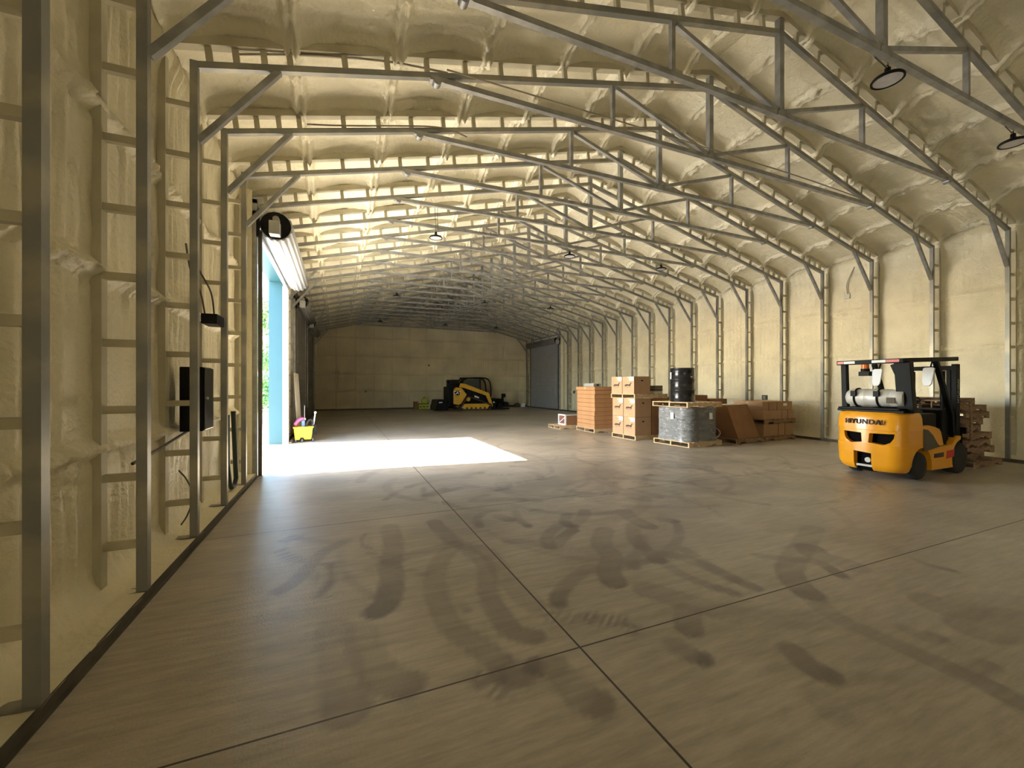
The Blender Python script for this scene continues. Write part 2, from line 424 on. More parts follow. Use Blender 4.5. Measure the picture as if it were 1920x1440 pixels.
def concrete_material():
    m = bpy.data.materials.new('concrete_floor'); m.use_nodes = True
    nt = m.node_tree; N = nt.nodes.new; L = nt.links.new
    b = nt.nodes['Principled BSDF']
    tc = N('ShaderNodeTexCoord')
    n1 = N('ShaderNodeTexNoise'); n1.inputs['Scale'].default_value = 0.55; n1.inputs['Detail'].default_value = 6
    n1.inputs['Roughness'].default_value = 0.6
    L(tc.outputs['Object'], n1.inputs['Vector'])
    r1 = N('ShaderNodeValToRGB')
    r1.color_ramp.elements[0].position = 0.3; r1.color_ramp.elements[1].position = 0.72
    r1.color_ramp.elements[0].color = (0.36, 0.313, 0.235, 1); r1.color_ramp.elements[1].color = (0.54, 0.48, 0.375, 1)
    L(n1.outputs['Fac'], r1.inputs['Fac'])
    # broom like streaks running along the slab
    mp = N('ShaderNodeMapping'); mp.inputs['Scale'].default_value = (1.2, 9.0, 1)
    mp.inputs['Rotation'].default_value = (0, 0, 0.25)
    L(tc.outputs['Object'], mp.inputs['Vector'])
    n2 = N('ShaderNodeTexNoise'); n2.inputs['Scale'].default_value = 2.0; n2.inputs['Detail'].default_value = 8
    n2.inputs['Roughness'].default_value = 0.7
    L(mp.outputs[0], n2.inputs['Vector'])
    mx = N('ShaderNodeMix'); mx.data_type = 'RGBA'; mx.blend_type = 'MULTIPLY'
    r2 = N('ShaderNodeValToRGB')
    r2.color_ramp.elements[0].position = 0.3; r2.color_ramp.elements[1].position = 0.7
    r2.color_ramp.elements[0].color = (0.66, 0.64, 0.63, 1); r2.color_ramp.elements[1].color = (1.18, 1.18, 1.18, 1)
    L(n2.outputs['Fac'], r2.inputs['Fac'])
    mx.inputs['Factor'].default_value = 0.85
    L(r1.outputs['Color'], mx.inputs['A']); L(r2.outputs['Color'], mx.inputs['B'])
    # dirt and tyre marks laid down on the mesh
    at = N('ShaderNodeAttribute'); at.attribute_name = 'dirt'
    mx2 = N('ShaderNodeMix'); mx2.data_type = 'RGBA'
    mx2.inputs['B'].default_value = (0.135, 0.108, 0.095, 1)
    L(at.outputs['Fac'], mx2.inputs['Factor']); L(mx.outputs['Result'], mx2.inputs['A'])
    # saw cut joints
    sx = N('ShaderNodeSeparateXYZ'); L(tc.outputs['Object'], sx.inputs[0])
    def line(sock, pos, period, w):
        a = N('ShaderNodeMath'); a.operation = 'SUBTRACT'; a.inputs[1].default_value = pos; L(sock, a.inputs[0])
        p = N('ShaderNodeMath'); p.operation = 'PINGPONG'; p.inputs[1].default_value = period / 2; L(a.outputs[0], p.inputs[0])
        c = N('ShaderNodeMath'); c.operation = 'LESS_THAN'; c.inputs[1].default_value = w; L(p.outputs[0], c.inputs[0])
        return c.outputs[0]
    l1 = line(sx.outputs['X'], 1.39, 60.0, 0.007)
    l2 = line(sx.outputs['Y'], 2.21, 3.07, 0.006)
    mxx = N('ShaderNodeMath'); mxx.operation = 'MAXIMUM'; L(l1, mxx.inputs[0]); L(l2, mxx.inputs[1])
    mx3 = N('ShaderNodeMix'); mx3.data_type = 'RGBA'; mx3.inputs['B'].default_value = (0.035, 0.022, 0.014, 1)
    L(mxx.outputs[0], mx3.inputs['Factor']); L(mx2.outputs['Result'], mx3.inputs['A'])
    L(mx3.outputs['Result'], b.inputs['Base Color'])
    rr = N('ShaderNodeMapRange'); rr.inputs['To Min'].default_value = 0.28; rr.inputs['To Max'].default_value = 0.50
    L(n2.outputs['Fac'], rr.inputs['Value']); L(rr.outputs[0], b.inputs['Roughness'])
    b.inputs['Specular IOR Level'].default_value = 0.55
    n3 = N('ShaderNodeTexNoise'); n3.inputs['Scale'].default_value = 60; L(tc.outputs['Object'], n3.inputs['Vector'])
    bp = N('ShaderNodeBump'); bp.inputs['Distance'].default_value = 0.0015; L(n3.outputs['Fac'], bp.inputs['Height'])
    L(bp.outputs[0], b.inputs['Normal'])
    return m

def seg_dist(X, Y, pts):
    """distance to a polyline and position along it (0..1)"""
    best = np.full(X.shape, 1e9); pos = np.zeros(X.shape); side = np.zeros(X.shape)
    ln = [math.dist(pts[i], pts[i + 1]) for i in range(len(pts) - 1)]; tot = sum(ln) or 1; acc = 0
    for i in range(len(pts) - 1):
        ax, ay = pts[i]; bx, by = pts[i + 1]
        dx, dy = bx - ax, by - ay; q = dx * dx + dy * dy + 1e-9
        t = np.clip(((X - ax) * dx + (Y - ay) * dy) / q, 0, 1)
        d = np.hypot(X - ax - t * dx, Y - ay - t * dy)
        w = d < best
        pos = np.where(w, (acc + t * ln[i]) / tot, pos)
        best = np.where(w, d, best); acc += ln[i]
    return best, pos

def smooth_path(pts, n=6):
    if len(pts) < 3: return pts
    out = []
    P = [pts[0]] + list(pts) + [pts[-1]]
    for i in range(1, len(P) - 2):
        p0, p1, p2, p3 = P[i - 1], P[i], P[i + 1], P[i + 2]
        for k in range(n):
            t = k / n
            out.append(tuple(0.5 * ((2 * b) + (-a + c) * t + (2 * a - 5 * b + 4 * c - d) * t * t + (-a + 3 * b - 3 * c + d) * t ** 3)
                             for a, b, c, d in zip(p0, p1, p2, p3)))
    out.append(pts[-1])
    return out

xs = np.concatenate([np.arange(-1.75, 9.5, 0.036), np.arange(9.5, 13.7, 0.08)])
ys = np.concatenate([np.arange(YNEAR, 0.7, 0.3), np.arange(0.7, 6.6, 0.030), np.arange(6.6, 12, 0.06), np.arange(12, YFAR + 0.2, 0.15)])
FX, FY = np.meshgrid(xs, ys, indexing='ij')
dirt = np.zeros(FX.shape)
def lay(pts, w, k, kind):
    pts = smooth_path(pts)
    x0 = min(p[0] for p in pts) - w; x1 = max(p[0] for p in pts) + w
    y0 = min(p[1] for p in pts) - w; y1 = max(p[1] for p in pts) + w
    i0, i1 = np.searchsorted(xs, [x0, x1]); j0, j1 = np.searchsorted(ys, [y0, y1])
    if i1 <= i0 or j1 <= j0: return
    X = FX[i0:i1, j0:j1]; Y = FY[i0:i1, j0:j1]
    d, pos = seg_dist(X, Y, pts)
    edge = np.clip((w / 2 - d) / 0.035, 0, 1)
    if kind == 'r':      # fine tread lines
        a = edge * (0.5 + 0.5 * np.cos(d / w * 2 * PI * 4.5)) * k
    else:                # dark at its start, fading along its length
        rim = 1 + 0.35 * np.clip((d / (w / 2) - 0.5) * 2, 0, 1)
        a = edge * k * (0.42 + 0.58 * np.exp(-pos * 2.6)) * rim
        a = a * (0.75 + 0.5 * vnoise(X * 3 + 9, Y * 14 + 3, 5) + 0.25)
    dirt[i0:i1, j0:j1] = 1 - (1 - dirt[i0:i1, j0:j1]) * (1 - np.clip(a, 0, 0.95))
for s in STAINS: lay(s[0], s[1], min(.95, s[2] * 1.3), s[3])
rs = random.Random(11)
for k in range(230):
    cx, cy = rs.uniform(1.5, 9.5), 4.2 + abs(rs.gauss(0, 1)) * 3.4
    if cy > 14: continue
    a0 = rs.uniform(0, 2 * PI); r = rs.uniform(0.4, 1.8); sp = rs.uniform(0.4, 1.5) * rs.choice((-1, 1))
    pts = [(cx + r * math.cos(a0 + sp * t / 5), cy + r * math.sin(a0 + sp * t / 5)) for t in range(6)]
    lay(pts, rs.uniform(0.10, 0.22), rs.uniform(0.12, 0.52), 't' if rs.random() > 0.2 else 'r')
# general grime where the machines turn
g = np.exp(-(((FX - 4.8) / 3.2) ** 2 + ((FY - 5.4) / 2.6) ** 2))
dirt = 1 - (1 - dirt) * (1 - np.clip(g * (0.26 + 0.5 * fbm(FX * 1.3, FY * 2.2, 31)), 0, 0.6))
g2 = np.clip(fbm(FX * 0.7, FY * 1.5, 44) - 0.12, 0, 1) * 0.7
dirt = 1 - (1 - dirt) * (1 - np.clip(g2 * (FY > 3), 0, 0.4))
P = np.stack([FX, FY, np.zeros(FX.shape)], -1)
floor = grid_object('floor', P, concrete_material(), attr={'dirt': dirt})
tag(floor, kind='structure')

# ------------------------------------------------------------------ foam walls
FRAMES_Y = [Y0 + BAY * k for k in range(-9, 22)]
GIRTS = (1.17, 2.50, 3.72)
def frame_bulge(y, w=0.09):
    r = np.zeros(y.shape)
    for fy in FRAMES_Y:
        r = np.maximum(r, np.exp(-(np.abs(y - fy) / w) ** 2.4))
    return r
def side_wall(name, side, doors, step):
    # profile from the foam lip on the floor up the wall
    prof = [(0.0, 0.06), (0.12, 0.062), (0.21, 0.075), (0.26, 0.11), (0.30, 0.17), (0.33, 0.25), (0.34, 0.33)]
    zz = [p[1] for p in prof]; oo = [p[0] for p in prof]
    z = 0.33
    while z < 5.32:
        z += step * 1.25; zz.append(z); oo.append(0.34)
    zz = np.array(zz); oo = np.array(oo)
    cuts = [YNEAR] + [v for d in doors for v in d] + [YFAR + 0.1]
    yy = []
    for a, b in zip(cuts[:-1], cuts[1:]):
        st = step if a < 9 else step * 1.8
        yy += list(np.linspace(a, b, max(2, int((b - a) / st)), endpoint=False))
    yy = np.array(yy + [cuts[-1]])
    Y, Z = np.meshgrid(yy, zz, indexing='ij'); O = np.meshgrid(yy, oo, indexing='ij')[1]
    up = np.clip((Z - 0.1) / 0.25, 0, 1)
    wob = fbm(Y * 0.9, Z * 0.4, 3 if side < 0 else 60) * 0.03
    q = 1.0 if side < 0 else 0.55
    d = 0.022 * frame_bulge(Y + wob)                                         # toward the frames' outer chord
    for gz in GIRTS:                                                         # swollen line at each wall girt
        c = Z - gz - 0.03 * fbm(Y * 1.2, Z * 0 + gz, 8)
        d = d + 0.095 * np.exp(-(c / 0.05) ** 2) * (0.8 + 0.9 * fbm(Y * 5, Z * 3, 17)) * q
        d = d - 0.020 * np.exp(-((c + 0.085) / 0.018) ** 2)
    rib = np.sin((Y + 0.05 * fbm(Y * 1.5, Z * 0.8, 21)) * 2 * PI / 0.15)
    rib = np.clip(rib * 1.5, -1, 1)
    d = d + (0.024 if side < 0 else 0.010) * rib * (0.6 + 1.2 * fbm(Y * 1.1, Z * 0.35, 25)) * (1 - frame_bulge(Y, 0.12))
    for gz in GIRTS:                                                         # runs of foam hanging below each girt
        u = np.clip((gz - Z) / 0.5, 0, 1)
        d = d + q * 0.03 * np.clip(np.sin(Y * 2 * PI / 0.115 + 2 * fbm(Y * 2, Z * 0 + gz, 29)), 0, 1) * np.exp(-u * 3.5) * (u > 0) * (0.6 + fbm(Y * 3, Z * 2, 28))
    d = d + q * (0.030 * fbm(Y * 1.6, Z * 0.45, 33) + 0.022 * fbm(Y * 8, Z * 2.0, 37) + 0.010 * fbm(Y * 22, Z * 3.0, 39))
    d = d + np.exp(-((Z - 5.05) / 0.16) ** 2) * 0.08                          # swollen eave line
    off = O - d * up - 0.006 * fbm(Y * 6, O * 14, 51) * (1 - up)
    X = (XL - off) if side < 0 else (XR + off)
    P = np.stack([X, Y, Z + 0.02 * fbm(Y * 4, O * 9, 55) * (Z < 0.3)], -1)
    yc = (yy[:-1] + yy[1:]) / 2; zc = (zz[:-1] + zz[1:]) / 2
    YC, ZC_ = np.meshgrid(yc, zc, indexing='ij')
    keep = np.ones(YC.shape, bool)
    for a, b in doors: keep &= ~((YC > a) & (YC < b) & (ZC_ < HDOOR + 0.25))
    o = grid_object(name, P, M['foam'], keep=keep)
    tag(o, kind='structure')
    return o
side_wall('wall_left', -1, DOORS_L, 0.030)
side_wall('wall_right', 1, DOORS_R, 0.045)

# roof
def roof_part(name, x0, x1):
    xx = np.arange(x0, x1 + 0.001, 0.026); xx[-1] = x1
    yy = np.concatenate([np.arange(YNEAR, 0, 0.12), np.arange(0, 9, 0.04), np.arange(9, YFAR + 0.1, 0.07)])
    X, Y = np.meshgrid(xx, yy, indexing='ij')
    Z = ZK - SLOPE * np.abs(X - XM)
    wob = fbm(Y * 1.1, X * 0.8, 70) * 0.06
    fb = frame_bulge(Y + wob * 0.5, 0.12)
    t = 0.45 - 0.115 * fb * (0.9 + 0.3 * fbm(X * 2.2, Y * 1.0, 71))
    # swelling beside each frame, scalloped between purlins
    sc = 0.5 + 0.5 * np.cos((X - XM) * 2 * PI / 1.16)
    t = t - 0.075 * frame_bulge(Y, 0.26) * (1 - sc * 0.8)
    # purlin ridges running the length of the building
    for k in range(-7, 8):
        px = XM + 0.58 + k * 1.16
        c = X - px - 0.02 * fbm(Y * 0.7, X * 0 + k, 75)
        t = t - 0.085 * np.exp(-((c - 0.045) / 0.028) ** 2) - 0.085 * np.exp(-((c + 0.045) / 0.026) ** 2)
        t = t - 0.045 * np.exp(-(c / 0.16) ** 2) * (0.6 + 2.0 * fbm(Y * 9, X * 9, 78))
    rib = np.sin((Y + 0.03 * fbm(X * 0.8, Y, 79)) * 2 * PI / 0.155)
    t = t - 0.011 * rib * (0.6 + fbm(X * 0.9, Y * 1.3, 80))
    t = t + 0.045 * fbm(X * 0.9, Y * 1.4, 81) + 0.024 * fbm(X * 2.4, Y * 3.4, 84) + 0.012 * fbm(X * 9, Y * 11, 86)
    Z = Z + t
    return grid_object(name, np.stack([X, Y, Z], -1), M['foam_ceiling'])
c = empty('ceiling'); tag(c, kind='structure')
for nm, a, b in (('roof_slope', XL - 0.5, XM), ('roof_slope', XM, XR + 0.5)):
    roof_part(nm, a, b).parent = c

# end walls
def end_wall(name, y, sgn, matl):
    xx = np.arange(XL - 0.5, XR + 0.55, 0.02); tt = np.arange(0, 7.35, 0.025)
    X, Z = np.meshgrid(xx, tt, indexing='ij')
    d = 0.015 * fbm(X * 1.2, Z * 0.7, 90)
    for gx in np.arange(-0.09, 14, 1.152):
        d = d - 0.07 * np.exp(-((X - gx + 0.03 * fbm(X * 0, Z * 0.9 + gx, 93)) / 0.02) ** 2) + 0.02 * np.exp(-((X - gx) / 0.08) ** 2)
    for gz in (1.18, 2.32, 3.50, 4.68, 5.8):
        d = d - 0.07 * np.exp(-((Z - gz) / 0.022) ** 2) + 0.03 * np.exp(-((Z - gz - .05) / 0.04) ** 2)
    d = d + 0.006 * np.sin(X * 2 * PI / 0.165)
    P = np.stack([X, y - sgn * (0.03 + d), Z], -1)
    zc = ZK + 0.5 - SLOPE * np.abs(X - XM)
    keep = (Z < zc)[:-1, :-1]
    return tag(grid_object(name, P, matl, keep=keep), kind='structure')
end_wall('wall_back', YFAR, 1, M['foam_dim'])
end_wall('wall_front', YNEAR, -1, M['foam'])

# steel base angle along the walls
for nm, sgn, xin, doors in (('baseboard_left', -1, XL, DOORS_L), ('baseboard_right', 1, XR, DOORS_R)):
    b = MB(); cuts = [YNEAR] + [v for d in doors for v in d] + [YFAR]
    for a, c_ in list(zip(cuts[:-1], cuts[1:]))[::2]:
        x0, x1 = sorted((xin, xin + sgn * 0.006)); b.box(x0, x1, a, c_, 0.0, 0.07)
        x0, x1 = sorted((xin - sgn * 0.028, xin)); b.box(x0, x1, a, c_, 0.0, 0.006)
    o = b.build(nm, M['dark_steel']); tag(o, kind='structure')
o = MB().box(XL - 0.3, XR + 0.3, YFAR - 0.06, YFAR - 0.02, 0, 0.10).build('baseboard_back', M['dark_steel']); tag(o, kind='structure')

# ------------------------------------------------------------------ steel frames
T = 0.068   # tube size
COLZ = [0.43, 0.94, 1.45, 1.95, 2.45, 2.96, 3.48, 4.00, 4.52]
RAFX = [0.10, 0.34, 0.60, 0.85, 1.42, 1.90, 2.38, 2.88, 3.38, 3.88, 4.38, 4.88, 5.38, 5.88, 6.38, 6.88]
def Xs(s, a):   # a = distance from the inner eave corner towards the middle, s = -1 left, +1 right
    return XL + a if s < 0 else XR - a
def zr(a, n):   # height at distance a, n = offset above the inner chord's lower face (measured square to the slope)
    return ZC + SLOPE * a + n * math.sqrt(1 + SLOPE ** 2)
meshes = {}
def cached(key, fn, m):
    if key not in meshes: meshes[key] = fn().mesh(key[0], m)
    return meshes[key]
def child(name, me, parent):
    o = bpy.data.objects.new(name, me); return link(o, parent)
def column_meshes(s):
    dx = -1 if s < 0 else 1
    x = Xs(s, 0) - XM
    def inner():
        b = MB(); x0, x1 = sorted((x, x + dx * T)); b.box(x0, x1, -T / 2, T / 2, 0.07, ZC + 0.07)
        x0, x1 = sorted((x, x + dx * 0.30)); b.box(x0, x1, -0.05, 0.05, 0.062, 0.072)
        return b
    def outer():
        b = MB(); x0, x1 = sorted((x + dx * 0.265, x + dx * 0.335)); b.box(x0, x1, -0.043, 0.043, 0.07, ZC + 0.15)
        return b
    def rung(z):
        b = MB(); x0, x1 = sorted((x + dx * T, x + dx * 0.27)); b.box(x0, x1, -0.026, 0.026, z - 0.028, z + 0.028)
        return b
    return inner, outer, rung
def make_column(parent, s):
    inner, outer, rung = column_meshes(s)
    c = child('column', cached(('column', s), inner, M['chord']), parent)
    child('outer_chord', cached(('outer_chord', s), outer, M['overspray']), c)
    for z in COLZ: child('rung', cached(('column_rung', s, z), lambda: rung(z), M['overspray']), c)
    return c
def pt(s, a, n): return (Xs(s, a) - XM, 0, zr(a, n))
def make_rafter(parent, s):
    def inner():
        b = MB(); b.beam(pt(s, -0.0, T / 2), pt(s, HALF, T / 2), T, T); return b
    def outer():
        b = MB(); b.beam(pt(s, -0.30, 0.272), pt(s, HALF, 0.272), 0.10, 0.09); return b
    def rung(a):
        b = MB(); b.beam(pt(s, a, T), pt(s, a - 0.02, 0.25), 0.05, 0.062); return b
    r = child('rafter', cached(('rafter', s), inner, M['chord']), parent)
    child('outer_chord', cached(('outer_rafter', s), outer, M['overspray']), r)
    for a in RAFX: child('rung', cached(('rafter_rung', s, a), lambda: rung(a), M['overspray']), r)
    return r
ZT = 5.53; XT = 2.50
def tie():
    b = MB(); b.beam((XL + XT - XM, 0, ZT - 0.005), (0, 0, ZT + 0.02), T, T); b.beam((0, 0, ZT + 0.02), (XR - XT - XM, 0, ZT - 0.005), T, T)
    for s in (-1, 1): b.box(Xs(s, XT) - XM - 0.09, Xs(s, XT) - XM + 0.09, -0.042, 0.042, ZT - 0.04, ZT + 0.02)
    return b
def king():
    b = MB(); b.box(-0.045, 0.045, -0.04, 0.04, ZT + 0.05, ZK + 0.28); b.box(-0.09, 0.09, -0.045, 0.045, ZT - 0.02, ZT + 0.05); return b
def webpost(s):
    x = s * 2.02; return MB().box(x - 0.028, x + 0.028, -0.03, 0.03, ZT + 0.03, zin(XM + x) + 0.01)
def webdiag(s):
    x = s * 1.96; return MB().beam((s * 0.06, 0, ZT + 0.07), (x, 0, zin(XM + x) - 0.03), 0.055, 0.055)
def knee(s):
    x = (Xs(s, 0) - XM); d = -s
    return MB().beam((x + d * -0.0, 0, 4.17), (x + d * 0.74, 0, zr(0.74, 0.0) + 0.01), 0.062, 0.062)
def lug(s):
    x = Xs(s, XT) - XM; return MB().cyl((x, -0.045, ZT - 0.03), (x, 0.045, ZT - 0.03), 0.055, 16)
ORD = ['first', 'second', 'third', 'fourth', 'fifth', 'sixth', 'seventh', 'eighth', 'ninth', 'tenth', 'eleventh', 'twelfth', 'thirteenth',
       'fourteenth', 'fifteenth', 'sixteenth', 'seventeenth', 'eighteenth', 'nineteenth', 'twentieth', 'twenty-first', 'twenty-second']
for k in range(-1, 22):
    y = Y0 + BAY * k
    e = empty('truss_frame', (XM, y, 0))
    inL = any(a < y < b for a, b in DOORS_L); inR = any(a < y < b for a, b in DOORS_R)
    if k < 0: lab = 'galvanized ladder truss frame just past the top of the photo, nearest the camera'
    else:
        lab = 'galvanized ladder truss frame, %s visible from the camera' % ORD[k]
        if inL: lab += ', left end on a door header'
        elif k == 21: lab += ', against the back wall'
    tag(e, lab, 'truss frame', 'galvanized truss frames spanning the shed')
    for s, miss in ((-1, inL), (1, inR)):
        if not miss:
            make_column(e, s)
            child('knee_brace', cached(('knee_brace', s), lambda: knee(s), M['steel']), e)
        make_rafter(e, s)
        child('web_post', cached(('web_post', s), lambda: webpost(s), M['steel']), e)
        child('web_diagonal', cached(('web_diagonal', s), lambda: webdiag(s), M['steel']), e)
        child('tie_lug', cached(('tie_lug', s), lambda: lug(s), M['steel']), e)
    child('tie_beam', cached(('tie_beam', 0), tie, M['steel']), e)
    child('king_post', cached(('king_post', 0), king, M['steel']), e)

# ------------------------------------------------------------------ roll-up doors
def corrugated(x, y0, y1, z0, z1, pitch, amp, mtl, name, parent):
    zz = np.arange(z0, z1 + pitch / 8, pitch / 4); ph = (zz - z0) / pitch * 2 * PI
    prof = np.clip(np.sin(ph) * 1.6, -1, 1) * amp
    yy = np.array([y0, y1])
    Y, Z = np.meshgrid(yy, zz, indexing='ij'); X = x + np.broadcast_to(prof, Y.shape)
    return grid_object(name, np.stack([X, Y, Z], -1), mtl, parent)
def door(idx, s, y0, y1, open_, curtain_mat, drum_r, drum_mat, zdrum, with_teal=False):
    xin = XL if s < 0 else XR
    d = s                      # d points outwards
    e = empty('door_%d' % idx, (0, 0, 0)); tag(e, kind='structure')
    xdrum = xin - d * (drum_r + 0.03)
    # jamb ladders at both ends (steel, dusted with foam)
    for yj, sg in ((y0, -1), (y1, 1)):
        b = MB(); x0, x1 = sorted((xin, xin + d * 0.068)); ya, yb = sorted((yj, yj + sg * 0.06))
        b.box(x0, x1, ya, yb, 0, ZC + 0.03)
        j = b.build('jamb_post', M['steel'], e)
        b = MB(); x0, x1 = sorted((xin + d * 0.265, xin + d * 0.335)); b.box(x0, x1, *sorted((yj + sg * .054, yj + sg * .108)), 0, ZC + 0.08)
        b.build('outer_chord', M['overspray'], j)
        for z in COLZ:
            b = MB(); x0, x1 = sorted((xin + d * 0.068, xin + d * 0.27)); b.box(x0, x1, (ya + yb) / 2 - .022, (ya + yb) / 2 + .022, z - 0.025, z + 0.025)
            b.build('rung', M['overspray'], j)
        # guide rail the curtain runs in
        b = MB(); x0, x1 = sorted((xin - d * 0.012, xin - d * 0.075)); ya, yb = sorted((yj + sg * 0.03, yj - sg * 0.045))
        b.box(x0, x1, ya, yb, 0, HDOOR + 0.15)
        b.build('guide_rail', M['white_paint'] if open_ and yj == y1 else M['dark_steel'], e, bevel=0.004)
        # wall return through the thickness of the wall
        b = MB(); x0, x1 = sorted((xin + d * 0.075, xin + d * 0.40)); ya, yb = sorted((yj, yj + sg * 0.05))
        b.box(x0, x1, ya, yb, 0, HDOOR + 0.25)
        b.build('jamb_return', M['teal'] if with_teal else M['foam'], e)
        b = MB(); x0, x1 = sorted((xin + d * 0.07, xin + d * 0.38)); ya, yb = sorted((yj + sg * 0.072, yj + sg * 0.088))
        b.box(x0, x1, ya, yb, 0, 5.1).build('foam_backing', M['foam'], e)
        b = MB(); x0, x1 = sorted((xin - d * 0.005, xin + d * 0.075)); ya, yb = sorted((yj - sg * 0.012, yj + sg * 0.03))
        if with_teal: b.box(x0, x1, ya, yb, 0, HDOOR + 0.1); b.build('white_edge_trim', M['white_paint'], e)
    # header and lintel
    b = MB(); x0, x1 = sorted((xin, xin + d * 0.07)); b.box(x0, x1, y0 - .06, y1 + .06, HDOOR + 0.36, HDOOR + 0.50)
    x0, x1 = sorted((xin, xin + d * 0.07)); b.box(x0, x1, y0 - .06, y1 + .06, ZC - 0.04, ZC + 0.03)
    h = b.build('header_beam', M['steel'], e)
    for y in FRAMES_Y:
        if y0 < y < y1:
            x0, x1 = sorted((xin, xin + d * 0.068))
            MB().box(x0, x1, y - .034, y + .034, HDOOR + 0.5, ZC - .04).build('header_stud', M['steel'], h)
    b = MB(); x0, x1 = sorted((xin + d * 0.08, xin + d * 0.40)); b.box(x0, x1, y0, y1, HDOOR + 0.22, HDOOR + 0.30)
    b.build('head_return', M['teal'] if with_teal else M['foam'], e)
    # drum with the rolled curtain
    n = 160; L = []
    pr = []
    for i in range(n):
        t = 2 * PI * i / n; lobes = 16 if open_ else 12
        r = drum_r * (1 + 0.055 * max(-0.7, min(.7, math.sin(t * lobes) * 1.3)))
        pr.append((xdrum + r * math.cos(t), zdrum + r * math.sin(t)))
    b = MB().prism(pr, y0 - 0.02, y1 + 0.02)
    for i in range(2, len(b.sm)): b.sm[i] = True
    dr = b.build('rolled_curtain', drum_mat, e)
    for yy, sg in ((y0 - 0.03, -1), (y1 + 0.03, 1)):
        c_ = MB().cyl((xdrum, yy, zdrum), (xdrum, yy + sg * 0.012, zdrum), drum_r * 0.93, 32).build('end_plate', M['black'], dr)
        MB().cyl((xdrum, yy, zdrum), (xdrum, yy + sg * 0.10, zdrum), 0.04, 16).build('axle', M['steel'], dr)
        b = MB(); x0, x1 = sorted((xin, xdrum - d * 0.05)); b.box(x0, x1, *sorted((yy + sg * 0.02, yy + sg * 0.035)), zdrum - 0.05, zdrum + 0.04)
        x0, x1 = sorted((xin - d * 0.05, xin)); b.box(x0, x1, *sorted((yy + sg * 0.02, yy + sg * 0.09)), zdrum - 0.25, zdrum + 0.12)
        b.build('drum_bracket', M['black'], e)
    b = MB().box(xdrum - 0.085, xdrum + 0.085, y0 - 0.26, y0 - 0.07, zdrum - 0.22, zdrum + 0.02)
    mo = b.build('door_operator', M['grey_box'], e, bevel=0.012)
    MB().cyl((xdrum + 0.02, y0 - 0.20, zdrum + 0.07), (xdrum + 0.02, y0 - 0.08, zdrum + 0.07), 0.055, 20).build('chain_wheel', M['steel'], mo)
    # the hanging part of the curtain
    xc = xin - d * 0.045
    zlow = HDOOR if open_ else 0.0
    cu = corrugated(xc, y0 - 0.0, y1 + 0.0, zlow, zdrum + 0.0, 0.085, 0.008, curtain_mat, 'curtain', e)
    b = MB(); b.box(xc - 0.025, xc + 0.025, y0, y1, zlow, zlow + 0.075); b.build('bottom_bar', curtain_mat if open_ else M['dark_steel'], cu)
    # hand chain
    b = MB(); zb = 0.9 if not open_ else 1.0
    if not open_:
        for q in (-0.03, 0.03):
            z = zdrum
            while z > zb:
                b.cyl((xdrum - d * 0.12 + q, y0 - 0.12, z), (xdrum - d * 0.12 + q, y0 - 0.12, z - 0.035), 0.009, 6); z -= 0.055
        b.build('hand_chain', M['steel'], e)
    return e
door(1, -1, *DOORS_L[1], True, M['white_curtain'], 0.265, M['white_curtain'], 4.53, True)
door(2, -1, *DOORS_L[2], False, M['dark_curtain'], 0.19, M['dark_curtain'], 4.49)
door(3, -1, *DOORS_L[3], False, M['dark_curtain'], 0.19, M['dark_curtain'], 4.47)
door(4, 1, *DOORS_R[0], False, M['grey_curtain'], 0.19, M['dark_curtain'], 4.49)
door(5, -1, *DOORS_L[0], True, M['white_curtain'], 0.265, M['white_curtain'], 4.53, True)  # unseen open door, added to let daylight onto the near floor and walls
# ------------------------------------------------------------------ goods on pallets
def pallet(cx, cy, cz, rz, label, wood='wood', group=None, lx=1.22, ly=1.02, seed=0):
    e = empty('pallet', (cx, cy, cz), rz); tag(e, label, 'pallet', group)
    def cm(key, fn): return cached((key, wood, lx, ly), lambda: fn(), M[wood])
    for i, y in enumerate((-ly / 2 + 0.02, 0, ly / 2 - 0.02)):
        def st(y=y):
            b = MB()
            h0, h1 = 0.016, 0.116
            xs_ = [-lx / 2, -lx / 2 + .15, -lx / 2 + .17, -lx / 2 + .37, -lx / 2 + .39, -0.19]
            poly = [(-lx / 2, h0), (-lx / 2 + .16, h0), (-lx / 2 + .19, h0 + .036), (-lx / 2 + .37, h0 + .036), (-lx / 2 + .40, h0),
                    (lx / 2 - .40, h0), (lx / 2 - .37, h0 + .036), (lx / 2 - .19, h0 + .036), (lx / 2 - .16, h0), (lx / 2, h0), (lx / 2, h1), (-lx / 2, h1)]
            return b.prism(poly, y - 0.019, y + 0.019)
        o = child('stringer', cm('stringer%d' % i, st), e)
    n = 7
    for i in range(n):
        x = -lx / 2 + 0.05 + i * (lx - 0.10) / (n - 1)
        w = 0.068 if 0 < i < n - 1 else 0.05
        child('deck_board', cm('deck_board%d' % i, lambda x=x, w=w: MB().box(x - w, x + w, -ly / 2, ly / 2, 0.116, 0.134)), e)
    for i, x in enumerate((-lx / 2 + .05, 0, lx / 2 - .05)):
        child('bottom_board', cm('bottom_board%d' % i, lambda x=x: MB().box(x - .05, x + .05, -ly / 2, ly / 2, 0, 0.016)), e)
    return e
PH = 0.134

